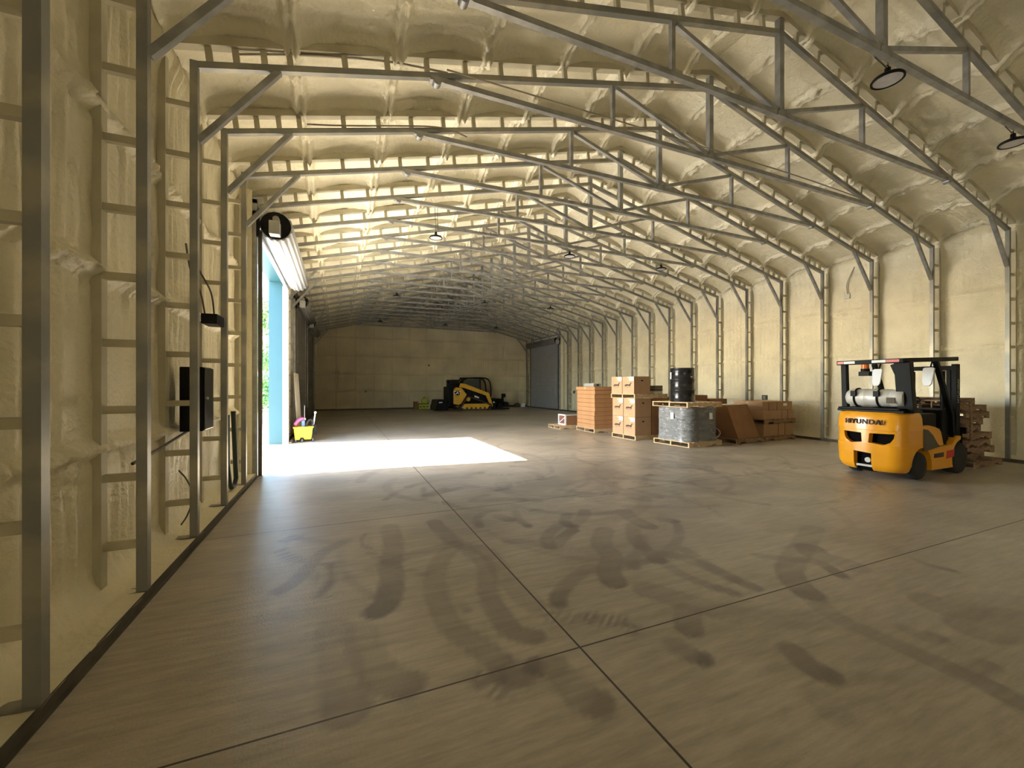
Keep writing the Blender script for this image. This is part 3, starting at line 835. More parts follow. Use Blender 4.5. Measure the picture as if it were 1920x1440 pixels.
def logo_mb(w):
    """dark running mark seen on the carton ends: a long low body with a raised head at the right"""
    b = MB(); s = w
    def q(pts): b.prism([(-p * s, z * s) for p, z in pts], -0.0015, 0.0015, 'X')
    q([(-.30, -.07), (-.30, -.01), (-.25, .04), (-.14, .055), (-.14, -.05), (-.22, -.05)])
    q([(-.15, -.045), (-.15, .04), (-.07, .065), (0.0, .05), (0.02, -.035)])
    q([(0.0, -.04), (0.0, .045), (.09, .05), (.12, -.03)])
    q([(.09, -.05), (.10, .05), (.17, .09), (.20, .15), (.31, .15), (.30, .11), (.25, .10), (.22, .02), (.20, -.06)])
    q([(-.26, -.115), (-.26, -.10), (.24, -.10), (.24, -.115)])
    return b
def carton(x0, x1, y0, y1, z0, h, label, m='card', face=None, handle=False, group=None, rz=0.0, sticker=True, tape=True, name='carton'):
    cx, cy = (x0 + x1) / 2, (y0 + y1) / 2; w, d = (x1 - x0), (y1 - y0)
    o = MB().box(-w / 2, w / 2, -d / 2, d / 2, 0, h).build(name, M[m], None, bevel=0.006)
    o.location = (cx, cy, z0); o.rotation_euler = (0, 0, rz); tag(o, label, 'box', group)
    if tape:
        b = MB().box(-w / 2 - .001, w / 2 + .001, -0.03, 0.03, h - .06, h + 0.001); b.build('packing_tape', M['tape'], o)
    if face == '-x':
        lg = logo_mb(d * 1.0).build('printed_logo', M['ink'], o); lg.location = (-w / 2 - 0.001, 0, h * 0.5)
        if sticker:
            MB().box(-w / 2 - .002, -w / 2, -d / 2 + .02, -d / 2 + .02 + d * .36, h * .76, h * .97).build('shipping_label', M['paper'], o)
    if face == '-y' and sticker:
        MB().box(-w * .1, w * .14, -d / 2 - .002, -d / 2, h * .5, h * .8).build('shipping_label', M['paper'], o)
    if handle:
        pl = [(math.cos(t * PI / 8) * .045, h * .76 + math.sin(t * PI / 8) * .02) for t in range(16)]
        MB().prism(pl, -d / 2 - .0015, -d / 2 + .001).build('hand_hole', M['black'], o)
    return o

R1 = 0.03
# --- pallet of branded cartons in the middle of the row
PX, PY = 8.67, 10.33
pallet(PX, PY, 0, R1, 'wooden pallet on the floor under the cartons printed with a dark animal logo', 'wood', None, 1.28, 1.10)
g = 'cartons with dark logo, stacked two by two'
H = 0.545
pos = [('left', PY + .01, PY + .54), ('right', PY - .54, PY - .01)]
for lev, lname in ((0, 'bottom'), (1, 'middle')):
    for nm, a, b_ in pos:
        carton(PX - .62, PX - .02, a, b_, PH + lev * (H + .003), H, 'brown logo carton in the %s layer, %s column facing the open door' % (lname, nm), 'card', '-x', nm == 'right', g)
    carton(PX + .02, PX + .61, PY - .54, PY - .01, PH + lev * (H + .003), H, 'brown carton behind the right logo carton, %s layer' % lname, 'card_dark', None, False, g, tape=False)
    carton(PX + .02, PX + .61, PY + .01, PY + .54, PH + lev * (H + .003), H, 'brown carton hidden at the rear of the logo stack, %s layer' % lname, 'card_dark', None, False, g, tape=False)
zt = PH + 2 * (H + .003)
pallet(PX - .03, PY, zt + .001, R1, 'wooden pallet lying on top of the four lower logo cartons', 'wood', None, 1.28, 1.10)
zt += PH + .002
for nm, a, b_ in pos:
    carton(PX - .66, PX - .06, a, b_, zt, H - .02, 'topmost logo carton on the upper pallet, %s one' % nm, 'card', '-x', nm == 'right', g)
for k in range(3):
    carton(PX + .14 + k * .012, PX + .46, PY - .50, PY - .16, zt + k * .085, .08, 'small flat grey-brown box on the upper pallet, %s of three' % ('lowest', 'middle', 'topmost')[k],
           'brownish' if k else 'offwhite', None, False, 'small flat boxes stacked behind the logo cartons', tape=False)

# --- tall stack of flat brown sheets of cardboard
SX, SY = 8.68, 12.45
pallet(SX, SY, 0, -0.04, 'wooden pallet under the tall stack of flat orange-brown cartons', 'wood', None, 1.25, 1.25)
rs = random.Random(3)
nlay = 9; hh = (1.46 - PH) / nlay
for k in range(nlay):
    carton(SX - .60 + rs.uniform(-.008, .008), SX + .60, SY - .60 + rs.uniform(-.008, .008), SY + .60, PH + k * hh, hh - .006,
           'flat orange-brown carton in the tall stack, layer %s from the floor' % ORD[k], 'card_orange', None, False, 'flat cartons in the tall stack', rz=-0.04 + rs.uniform(-.01, .01), tape=False)
lid = MB().box(-.63, .63, -.63, .63, 0, .11).build('cardboard_cover', M['card_orange'], None, bevel=.008)
lid.location = (SX, SY, PH + nlay * hh + .002); lid.rotation_euler = (0, 0, -.03)
tag(lid, 'orange-brown cardboard lid capping the tall stack of flat cartons', 'box')
MB().box(-.631, .631, -.04, .04, .03, .112).build('packing_tape', M['tape'], lid)
bx = MB().box(-.16, .16, -.3, .3, 0, .12).build('tool_case', M['grey_box'], None, bevel=.02)
bx.location = (SX - .40, SY - .1, PH + nlay * hh + .114); tag(bx, 'low grey case lying on top of the tall carton stack', 'case')
MB().box(-.165, .165, -.305, .305, .055, .065).build('case_seam', M['black'], bx)
MB().box(-.03, .03, -.36, -.30, .03, .09).build('case_handle', M['black'], bx)

# --- white fronted unit on a low pallet
pallet(8.05, 13.75, 0, .02, 'low wooden pallet carrying the white fronted unit', 'wood', None, 1.1, .9)
e = empty('air_conditioner', (8.05, 13.65, PH), 0.02); tag(e, 'white framed unit with reddish slats and brown carton body on a low pallet', 'air conditioner')
MB().box(-.22, .45, -.25, .25, 0, .36).build('carton_body', M['card_dark'], e, bevel=.006)
b = MB(); b.box(-.27, -.22, -.26, -.21, 0, .40); b.box(-.27, -.22, .21, .26, 0, .40); b.box(-.27, -.22, -.21, .21, 0, .05); b.box(-.27, -.22, -.21, .21, .35, .40)
b.box(-.27, .45, -.26, -.20, .36, .39)
b.build('white_frame', M['white_paint'], e)
b = MB()
for k in range(7): b.beam((-.235, -.21, .06 + k * .042), (-.235, .21, .06 + k * .042), .02, .03, (1, 0, .6))
b.build('slats', M['ac_slat'], e)
MB().beam((-.25, -.21, .30), (-.25, .2, .08), .01, .03, (1, 0, 0)).build('diagonal_strap', M['white_paint'], e)

# --- drums in stretch film with a second pallet and a black drum on top
DX, DY = 8.97, 8.72
def drum(cx, cy, cz, label, group=None, r=.292, h=.89, m='black_gloss'):
    p = [(r - .012, 0), (r + .004, .004), (r + .004, .022), (r - .004, .03)]
    for zc in (h * .34, h * .66): p += [(r - .004, zc - .02), (r + .010, zc - .006), (r + .010, zc + .006), (r - .004, zc + .02)]
    p += [(r - .004, h - .03), (r + .004, h - .022), (r + .004, h - .002), (r - .012, h)]
    o = MB().lathe(p, n=40).build('steel_drum', M[m]); o.location = (cx, cy, cz); tag(o, label, 'drum', group)
    MB().cyl((0, 0, h - .02), (0, 0, h - .006), r - .012, 36).build('drum_lid', M[m], o)
    return o
pallet(DX, DY, 0, .07, 'pale wooden pallet on the floor under the film-wrapped drums', 'wood', None, 1.28, 1.22)
g = 'four drums inside the stretch film'
for i, (sx_, sy_) in enumerate(((-1, -1), (1, -1), (-1, 1), (1, 1))):
    drum(DX + sx_ * .305 - .02, DY + sy_ * .305, PH, 'dark drum wrapped in stretch film under the upper pallet, %s corner' % ('nearest left', 'nearest right', 'rear left', 'rear right')[i], g, h=.87, m='black')
def film_material():
    m = bpy.data.materials.new('stretch_film'); m.use_nodes = True
    nt = m.node_tree; N = nt.nodes.new; L = nt.links.new
    out = nt.nodes['Material Output']; p = nt.nodes['Principled BSDF']
    p.inputs['Base Color'].default_value = (.70, .72, .71, 1); p.inputs['Roughness'].default_value = .12
    tr = N('ShaderNodeBsdfTransparent'); mx = N('ShaderNodeMixShader')
    tc = N('ShaderNodeTexCoord'); mp = N('ShaderNodeMapping'); mp.inputs['Scale'].default_value = (1.4, 1.4, 3.0); mp.inputs['Rotation'].default_value = (.5, .3, 0)
    nz = N('ShaderNodeTexNoise'); nz.inputs['Scale'].default_value = 6; nz.inputs['Detail'].default_value = 6; nz.inputs['Distortion'].default_value = 0.8
    L(tc.outputs['Object'], mp.inputs[0]); L(mp.outputs[0], nz.inputs['Vector'])
    rp = N('ShaderNodeValToRGB'); rp.color_ramp.elements[0].position = .30; rp.color_ramp.elements[1].position = .72
    rp.color_ramp.elements[0].color = (.15, .15, .15, 1); rp.color_ramp.elements[1].color = (.42, .42, .42, 1)
    L(nz.outputs['Fac'], rp.inputs[0]); L(rp.outputs[0], mx.inputs[0]); L(tr.outputs[0], mx.inputs[1]); L(p.outputs[0], mx.inputs[2])
    bp = N('ShaderNodeBump'); bp.inputs['Distance'].default_value = .006; L(nz.outputs['Fac'], bp.inputs['Height']); L(bp.outputs[0], p.inputs['Normal'])
    L(mx.outputs[0], out.inputs['Surface'])
    return m
M['film'] = film_material()
n = 96; zs = np.linspace(PH + .002, PH + .90, 26); ring = []
tt = np.linspace(0, 2 * PI, n + 1)
Tt, Zz = np.meshgrid(tt, zs, indexing='ij')
cxr = np.sign(np.cos(Tt)) * np.minimum(np.abs(np.cos(Tt)) * 10, 1) * .305 + np.cos(Tt) * .305
cyr = np.sign(np.sin(Tt)) * np.minimum(np.abs(np.sin(Tt)) * 10, 1) * .305 + np.sin(Tt) * .305
wr = 1 + .012 * fbm(Tt * 3, Zz * 9, 120) + .02 * np.clip((PH + .12 - Zz) / .12, -0.3, 1)
wr[-1] = wr[0]
P = np.stack([cxr * wr, cyr * wr, Zz], -1)
fo = grid_object('stretch_film', P, M['film']); fo.location = (DX - .02, DY, 0)
tag(fo, 'clear stretch film wound round the drums on the pale pallet', 'stretch film')
b = MB().box(-.05, .05, -.001, .001, 0, .17)
for (x, y, r_) in ((DX - .66, DY - .12, -PI / 2), (DX + .20, DY - .625, 0)):
    s_ = MB().box(-.055, .055, -.001, .001, 0, .17).build('paper_tag', M['paper']); s_.location = (x, y, .72); s_.rotation_euler = (0, 0, r_)
    s_.parent = fo; s_.location = (x - (DX - .02), y - DY, .72)
pallet(DX - .02, DY, 1.045, .06, 'pallet lying on the film-wrapped drums under the single black drum', 'wood', None, 1.32, 1.22)
d0 = drum(DX - .22, DY - .05, 1.045 + PH + .001, 'glossy black steel drum standing alone on the upper pallet', None, r=.315, h=.92)
MB().box(-.03, .03, -.321, -.319, .66, .69).build('drum_sticker', M['white_paint'], d0)
b = MB().box(-.001, .001, -.04, .04, .62, .80).build('paper_label', M['paper'], d0); b.location = (-.29, .13, 0); b.rotation_euler = (0, 0, -.45)

# --- cartons standing farther back
pallet(10.95, 10.15, 0, 0, 'pallet of cartons behind the wrapped drums, against the right wall side', 'wood_old', None, 1.3, 1.1)
g = 'cartons behind the black drum'
for nm, x0, x1, z0, h in (('lower left', 10.32, 10.90, PH, .56), ('lower right', 10.93, 11.6, PH, .54), ('upper left', 10.32, 10.84, PH + .57, .61), ('upper right', 10.93, 11.7, PH + .552, .50)):
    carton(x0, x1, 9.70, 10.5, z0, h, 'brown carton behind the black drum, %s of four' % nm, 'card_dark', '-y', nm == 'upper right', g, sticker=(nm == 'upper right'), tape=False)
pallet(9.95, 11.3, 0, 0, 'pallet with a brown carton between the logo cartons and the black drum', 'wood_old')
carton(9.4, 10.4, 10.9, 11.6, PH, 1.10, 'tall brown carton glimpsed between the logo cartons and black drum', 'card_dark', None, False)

# --- large leaning carton with a dark drum behind it
pallet(10.68, 8.62, 0, .08, 'reddish wooden pallet under the large leaning carton', 'wood_old', None, 1.24, 1.05)
b = MB()
b.raw([(-.52, -.48, 0), (.66, -.40, 0), (.66, .12, 0), (-.52, .12, 0), (-.66, -.22, .93), (.50, -.12, .93), (.50, .22, .93), (-.66, .22, .93)],
      [(3, 2, 1, 0), (4, 5, 6, 7), (0, 1, 5, 4), (1, 2, 6, 5), (2, 3, 7, 6), (3, 0, 4, 7)])
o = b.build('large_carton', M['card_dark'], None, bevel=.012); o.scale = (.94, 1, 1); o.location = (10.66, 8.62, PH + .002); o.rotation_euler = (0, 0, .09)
tag(o, 'large sagging brown carton with sloping front right of the wrapped drums', 'box')
MB().box(-.60, .30, -.16, .20, .932, .94).build('white_sheet', M['paper'], o)
drum(9.98, 9.48, 0, 'dark drum on the floor between the wrapped drums and large carton', None, r=.29, h=.9, m='black')
b = MB(); b.tube(smooth_path([(9.95, 9.0, .62), (9.98, 8.8, .50), (10.02, 8.55, .32), (9.9, 8.45, .22), (9.72, 8.4, .16)], 5), .012)
tag(b.build('white_hose', M['white_paint']), 'thin white hose hanging beside the large leaning carton', 'hose')

# --- two pallets of small cartons nearest the right wall
QX, QY = 12.05, 8.72
def small_row(z, h, splits, lvl, yf):
    for i in range(len(splits) - 1):
        carton(QX + splits[i] + .009, QX + splits[i + 1] - .009, QY + yf, QY + .5, z, h, 'brown carton on the double pallet by the right wall, %s row, %s from the left' % (lvl, ORD[i]),
               'card', '-y' if (lvl == 'top' and i == 2) else None, False, 'small cartons on the double pallet', tape=True)
        if lvl in ('top', 'bottom'): pass
pallet(QX, QY, 0, .04, 'lower pallet of the double stack of small cartons by the right wall', 'wood_old', None, 1.4, 1.1)
small_row(PH, .36, (-.66, -.02, .28, .66), 'bottom', -.50)
pallet(QX, QY, PH + .362, .02, 'upper pallet in the double stack of small cartons by the right wall', 'wood_old', None, 1.4, 1.1)
zz0 = PH + .362 + PH
small_row(zz0, .25, (-.66, .12, .40, .68), 'middle', -.50)
small_row(zz0 + .252, .26, (-.66, -.38, -.02, .68), 'top', -.46)

# --- leaning pile of loose pallets in front of the forks
rights = [12.62, 11.95, 12.18, 12.15, 12.02, 11.78, 11.72, 12.12, 11.85, 11.47]
rzs = [.02, .10, -.06, .05, -.10, .08, -.04, .06, -.05, .03]
for k, (r_, rz) in enumerate(zip(rights, rzs)):
    ratio = r_ / 3.9; xr_ = max(r_, 12.32 - .1 * (k == 9)); yf_ = xr_ / ratio
    cz = k * (PH + .003) + .0005
    pallet(xr_ - .60, yf_ + .52, cz, rz, 'loose wooden pallet in the untidy pile before the forklift, %s from the floor' % ORD[k],
           'wood_old', 'pallets in the untidy pile', 1.18, 1.02)

# ------------------------------------------------------------------ forklift
FO = empty('forklift', (8.62, 4.32, 0), 0.0)
tag(FO, 'yellow gas forklift with black overhead guard parked facing the right wall', 'forklift')
def rounded_plan(ins, xr=0.60, hw=.54, r=.26, n=10, bow=.06):
    pts = [(xr, -hw + ins)]
    for i in range(n + 1):
        t = i / n * PI / 2
        pts.append((r - r * math.sin(t) + ins, -hw + ins + r - r * math.cos(t)))
    m = len(pts)
    for i in range(1, 6):
        y = (-hw + ins + r) + (2 * (hw - ins - r)) * i / 6; pts.append((ins - bow * (1 - (y / (hw - r)) ** 2) * .6, y))
    for i in range(n + 1):
        t = PI / 2 - i / n * PI / 2
        pts.append((r - r * math.sin(t) + ins, hw - ins - r + r * math.cos(t)))
    pts.append((xr, hw - ins))
    return pts
levels = [(.13, .085), (.17, .045), (.26, .012), (.60, .0), (.603, .010), (.845, .012), (.85, .0), (1.05, .008), (1.13, .03), (1.16, .06)]
vs = []; rings = []
for z, ins in levels:
    pl = rounded_plan(ins); rings.append(len(pl)); vs += [(x, y, z) for x, y in pl]
n = rings[0]; fs = [tuple(range(n - 1, -1, -1)), tuple(range((len(levels) - 1) * n, len(levels) * n))]
for k in range(len(levels) - 1):
    for i in range(n): fs.append((k * n + i, k * n + (i + 1) % n, (k + 1) * n + (i + 1) % n, (k + 1) * n + i))
b = MB().raw(vs, fs)
cw = b.build('counterweight', M['yellow'], FO)
def vent(y0, y1, flip):
    # tapered scoop opening seen on the rear face
    ya, yb = (y0, y1)
    if not flip: pts = [(ya, .80), (yb + .0, .78), (yb + .015, .63), (ya - .06, .60), (ya - .03 + .0, .70)]
    pts = [(ya, .79), (yb, .79), (yb - .02 * (1 if yb > ya else -1), .62), (ya + (.05 if yb > ya else -.05), .62), (ya, .70)]
    return MB().prism(pts, -.2, .16, 'X')
cut = [MB().prism([(.34, .80), (.05, .79), (.04, .625), (.22, .60), (.30, .65), (.335, .72)], -.2, .13, 'X'),
       MB().prism([(-.40, .80), (-.07, .79), (-.055, .625), (-.26, .60), (-.35, .65), (-.39, .72)], -.2, .13, 'X'),
       MB().prism([(.17, .46), (-.10, .44), (-.10, .10), (.17, .10)], -.2, .14, 'X'),
       MB().cyl((.59, -.7, .24), (.59, .7, .24), .32, 32)]
bool_cut(cw, cut)
MB().box(.10, .14, .04, .36, .60, .81).box(.10, .14, -.41, -.04, .60, .81).box(.10, .15, -.11, .18, .11, .47).build('vent_shade_back', M['void'], cw)  # black backing boxes paint the shade deep in the vents and slot
b = MB().box(.03, .07, -.09, .15, .19, .225).cyl((.06, -.02, .31), (.03, -.02, .31), .045, 16); b.build('tow_pin', M['grey_box'], cw)
text_obj('lettering', 'HYUNDAI', .118, M['ink'], cw, (-.030, .01, .985), (PI / 2, 0, -PI / 2), .012, 1.0, bold=.0015, space=1.12)
# chassis and side panels
b = MB()
body = [(.58, .15), (1.78, .15), (1.86, .35), (1.93, .70), (1.78, .70), (1.60, .56), (1.30, .55), (.62, .55)]
b.prism(body, -.53, .53)
ch = b.build('chassis', M['yellow'], FO)
bool_cut(ch, [MB().cyl((.59, -.7, .24), (.59, .7, .24), .32, 32), MB().cyl((1.97, -.7, .28), (1.97, .7, .28), .36, 32)])
for s in (-1, 1):
    y0_, y1_ = sorted((s * .535, s * .47))
    pl = [(.60, .56), (.60, .93), (.78, .94), (1.02, .90), (1.16, .86), (1.22, .80), (1.30, .57)]
    MB().prism(pl, y0_, y1_).build('seat_side_panel', M['yellow'], FO, bevel=.006)
    y0_, y1_ = sorted((s * .545, s * .53))
    pl = [(.62, .50), (.62, .88), (.76, .86), (.92, .76), (1.06, .62), (1.16, .55), (1.05, .54), (.80, .51)]
    MB().prism(pl, y0_, y1_).build('vent_cover', M['brownish'], FO)
    y0_, y1_ = sorted((s * .536, s * .53))
    MB().prism([(.98, .36), (1.30, .36), (1.31, .44), (.99, .43)], y0_, y1_).build('model_decal', M['ink'], FO)
    MB().prism([(1.40, .32), (1.66, .34), (1.68, .47), (1.42, .46)], y0_, y1_).build('warning_decal', M['red'], FO)
MB().box(.58, 1.25, -.46, .46, .56, 1.13).box(1.2, 1.8, -.46, .46, .50, .58).build('engine_hood', M['black'], FO, bevel=.02)
MB().box(.10, .70, -.50, .50, 1.155, 1.20).box(.05, .5, -.46, .46, 1.20, 1.235).build('tank_cradle', M['black'], FO, bevel=.01)
# seat, wheel, levers
b = MB().box(.72, 1.18, -.22, .22, 1.13, 1.25).beam((.78, 0, 1.22), (.70, 0, 1.50), .42, .10, (0, 1, 0))
b.build('seat', M['rubber'], FO, bevel=.03)
b = MB(); c0 = Vector((1.42, .02, 1.33)); ax = Vector((-.5, 0, 1)).normalized(); u_ = Vector((0, 1, 0)); v_ = ax.cross(u_)
b.tube([c0 + u_ * .17 * math.cos(t * PI / 10) + v_ * .17 * math.sin(t * PI / 10) for t in range(21)], .014)
b.cyl(c0, c0 - ax * .45, .022, 10).beam(c0 - u_ * .16, c0 + u_ * .16, .02, .02, v_)
b.build('steering_wheel', M['black'], FO)
MB().box(1.50, 1.74, -.44, .44, .56, 1.18).build('dashboard', M['black'], FO, bevel=.03)
# overhead guard
g_ = MB()
for s in (-1, 1):
    g_.beam((.30, s * .46, 1.16), (.22, s * .44, 2.04), .09 if s > 0 else .12, .09 if s > 0 else .22, (1, 0, 0))
    g_.beam((1.72, s * .47, 1.10), (1.22, s * .46, 2.06), .07, .08, (0, 1, 0))
    g_.beam((.12, s * .47, 2.05), (1.93, s * .47, 2.12), .06, .075, (0, 1, 0))
    g_.beam((1.72, s * .47, 1.12), (1.80, s * .46, .6), .07, .07, (0, 1, 0))
g_.box(.08, .17, -.50, .50, 2.01, 2.085)
g_.beam((1.90, -.50, 2.115), (1.90, .50, 2.115), .06, .05, (1, 0, 0))
for k in range(8): g_.beam((.30 + k * .2, -.46, 2.065 + k * .008), (.30 + k * .2, .46, 2.065 + k * .008), .035, .02, (1, 0, 0))
g_.beam((.27, -.44, 1.62), (.27, -.30, 2.0), .10, .10, (1, 0, 0))
og = g_.build('overhead_guard', M['black'], FO, bevel=.008)
for y0_, y1_, mm in ((.38, .48, 'red'), (.20, .375, 'white_paint'), (-.26, -.06, 'white_paint'), (-.45, -.265, 'red')):
    MB().box(.072, .080, y0_, y1_, 2.025, 2.07).build('reflective_tape', M[mm], og)
b = MB().cyl((.20, .10, 1.93), (.20, .10, 2.02), .055, 20); b.build('beacon_lamp', M['orange_lens'], FO)
MB().cyl((.20, .10, 1.88), (.20, .10, 1.93), .065, 20).box(.15, .25, .02, .18, 1.80, 1.88).build('work_light', M['black'], FO)
for (x, y) in ((1.12, .36), (1.12, -.40)):
    pl = [(-.09, .15), (-.06, .17), (.06, .17), (.09, .15), (.085, -.08), (.06, -.16), (-.03, -.16), (-.06, -.12)]
    mm_ = MB().prism(pl, -.012, .012, 'X').build('mirror', M['mirror'], FO, bevel=.004); mm_.location = (x, y, 1.78); mm_.rotation_euler = (0, .10, -.22)
    MB().cyl((.02, 0, .14), (.06, 0, .30), .012, 8).build('mirror_arm', M['black'], mm_)
# gas bottle lying across the counterweight
pr = [(.0, -.42), (.07, -.415), (.13, -.38), (.155, -.32), (.158, -.10), (.161, -.09), (.158, -.08), (.158, .08), (.161, .09), (.158, .10), (.155, .27), (.13, .33), (.11, .35)]
tk = MB().lathe([(r_, -h_) for r_, h_ in pr][::-1], (.30, .02, 1.405), 'Y', 32).build('gas_bottle', M['tank'], FO)
MB().lathe([(.14, -.47), (.15, -.47), (.15, -.28), (.14, -.28)], (.30, .02, 1.405), 'Y', 28).build('bottle_collar', M['tank'], tk)
MB().cyl((.30, -.30, 1.405), (.30, -.42, 1.405), .05, 14).build('bottle_valve', M['steel'], tk)
MB().box(.135, .150, -.36, -.24, 1.32, 1.42).build('bottle_label', M['brownish'], tk)
for y in (-.10, .25):
    b = MB(); b.tube([(.30 + .168 * math.cos(t), y, 1.405 + .168 * math.sin(t)) for t in np.linspace(0, 2 * PI, 25)], .013, 6)
    b.box(.11, .16, y - .04, y + .04, 1.43, 1.53); b.build('bottle_strap', M['black'], FO)
# wheels
for (x, r_, w_, nm) in ((.59, .24, .17, 'rear_wheel'), (1.97, .29, .20, 'front_wheel')):
    for s in (-1, 1):
        y0_, y1_ = s * .50, s * (.50 - w_)
        b = MB().lathe([(r_ * .55, 0), (r_ * .92, 0), (r_, .03), (r_, w_ - .03), (r_ * .92, w_), (r_ * .55, w_)], (0, 0, 0), 'Y', 36)
        wh = b.build(nm, M['rubber'], FO); wh.location = (x, s * .505 if s < 0 else s * .505 - w_, r_)
        MB().lathe([(.0, .02), (r_ * .25, .02), (r_ * .5, .035), (r_ * .56, .012), (r_ * .56, w_ - .012), (r_ * .5, w_ - .035), (0, w_ - .02)], (0, 0, 0), 'Y', 24).build('hub', M['brownish'], wh)
# mast, carriage, backrest and forks
b = MB()
for s in (-1, 1):
    b.box(2.02, 2.16, s * .40 - .035, s * .40 + .035, .09, 2.03)
    b.box(2.06, 2.20, s * .31 - .03, s * .31 + .03, .12, 2.00)
    b.cyl((2.08, s * .22, .2), (2.08, s * .22, 1.9), .035, 12)
for z in (.35, 1.15, 1.96): b.box(2.05, 2.13, -.42, .42, z - .04, z + .04)
ms = b.build('mast', M['black'], FO, bevel=.004)
text_obj('lettering', 'HYUNDAI', .10, M['grey_box'], ms, (0, 0, 0), (0, 0, 0), .002).location = (2.09, -.437, 1.52)
ms.children[-1].rotation_euler = (PI / 2, -PI / 2, 0)
b = MB().box(2.20, 2.25, -.50, .50, .34, .46).box(2.20, 2.25, -.50, .50, .72, .84)
for s in (-.42, -.14, .14, .42): b.box(2.21, 2.24, s - .02, s + .02, .34, .84)
b.build('carriage', M['black'], FO)
b = MB(); bw = .55
b.tube(smooth_path([(2.24, -bw, .6), (2.24, -bw, 1.22), (2.24, -bw + .06, 1.32), (2.24, 0, 1.33), (2.24, bw - .06, 1.32), (2.24, bw, 1.22), (2.24, bw, .6)], 5), .02)
for k in range(-2, 3): b.cyl((2.24, k * .18, .6), (2.24, k * .18, 1.33), .014, 8)
b.box(2.23, 2.25, -bw, bw, .98, 1.02)
b.build('load_backrest', M['wood_old'], FO)
for s in (-1, 1):
    b = MB().box(2.25, 2.29, s * .26 - .05, s * .26 + .05, .06, .80).box(2.29, 2.40, s * .26 - .05, s * .26 + .05, .045, .085)
    b.build('fork', M['black'], FO)

# ------------------------------------------------------------------ tracked loader at the back
LO = empty('compact_track_loader', (8.2, 26.35, 0), 0.0)
tag(LO, 'yellow and black compact track loader parked by the back wall', 'loader')
LX = -8.2
def lx(pts): return [(x + LX, z) for x, z in pts]
W2 = .92
def belt(path, th, y0, y1):
    P_ = [Vector((x, z)) for x, z in path]; n = len(P_); inn = []
    for i in range(n):
        t = (P_[(i + 1) % n] - P_[i - 1]).normalized(); nn = Vector((-t.y, t.x)); inn.append(P_[i] + nn * th)
    vs = [(p.x, y, p.y) for y in (y0, y1) for p in P_] + [(p.x, y, p.y) for y in (y0, y1) for p in inn]
    fs = []
    for i in range(n):
        j = (i + 1) % n
        fs += [(i, j, n + j, n + i), (2 * n + i, 3 * n + i, 3 * n + j, 2 * n + j), (i, 2 * n + i, 2 * n + j, j), (n + i, n + j, 3 * n + j, 3 * n + i)]
    return MB().raw(vs, fs)
path = []
def arc(cx, cz, r, a0, a1, n=8):
    for i in range(n + 1):
        a = math.radians(a0 + (a1 - a0) * i / n); path.append((cx + r * math.cos(a) + LX, cz + r * math.sin(a)))
arc(7.32, .24, .22, 200, 270); arc(9.02, .26, .24, 270, 400); arc(7.70, .72, .20, 62, 170)
for s in (-1, 1):
    y0_, y1_ = sorted((s * W2, s * (W2 - .40)))
    tr_ = belt(path, .07, y0_, y1_)
    n_ = len(path)
    for i in range(0, 60):
        t = i / 60 * n_; a = int(t); f = t - a
        p = (path[a][0] * (1 - f) + path[(a + 1) % n_][0] * f, path[a][1] * (1 - f) + path[(a + 1) % n_][1] * f)
        tr_.box(p[0] - .02, p[0] + .02, y0_, y1_, max(.0, p[1] - .022), p[1] + .022)
    tb = tr_.build('track', M['track'], LO)
    y0_, y1_ = sorted((s * (W2 - .04), s * (W2 - .36)))
    MB().prism(lx([(7.25, .20), (7.45, .09), (9.0, .09), (9.12, .30), (8.95, .42), (7.45, .42)]), y0_, y1_).build('track_frame', M['cat_yellow'], LO, bevel=.01)
    for x_, r_ in ((7.70, .13),): MB().cyl((x_ + LX, y0_, .72), (x_ + LX, y1_, .72), r_, 20).build('sprocket', M['cat_yellow'], LO)
    for x_ in (7.6, 7.9, 8.2, 8.5, 8.8): MB().cyl((x_ + LX, y0_ - .01, .14), (x_ + LX, y1_ + .01, .14), .07, 14).build('roller', M['track'], LO)
    # engine side, boom and uprights
    y0_, y1_ = sorted((s * .80, s * .50))
    MB().prism(lx([(6.75, .42), (6.75, 1.30), (6.90, 1.48), (7.25, 1.46), (7.62, 1.02), (7.25, .46), (7.1, .36)]), y0_, y1_).build('engine_side_panel', M['cat_yellow'], LO, bevel=.02)
    MB().prism(lx([(7.60, 1.30), (8.9, 1.0), (9.05, .66), (8.7, .56), (7.95, .86), (7.62, 1.02)]), y0_ + .02, y1_ - .02).build('lower_side', M['black'], LO)
    y0_, y1_ = sorted((s * .86, s * .74))
    MB().prism(lx([(7.10, 1.50), (7.18, 1.74), (7.45, 1.72), (8.75, 1.24), (9.10, 1.10), (9.32, .50), (9.38, .22), (9.20, .20), (9.08, .55), (8.88, .95), (8.6, 1.05), (7.5, 1.42)]), y0_, y1_).build('lift_arm', M['cat_yellow'], LO, bevel=.01)
MB().box(6.44 + LX, 6.76 + LX, -.70, .70, .40, 1.52).build('rear_door', M['black'], LO, bevel=.05)
MB().box(6.62 + LX, 7.22 + LX, -.60, .60, 1.46, 1.74).box(6.62 + LX, 7.14 + LX, -.66, -.30, 1.74, 1.97).box(6.62 + LX, 7.14 + LX, .30, .66, 1.74, 1.97).build('engine_cover', M['black'], LO, bevel=.03)
MB().box(6.85 + LX, 9.1 + LX, -.52, .52, .30, 1.2).build('frame_body', M['black'], LO)
b = MB()
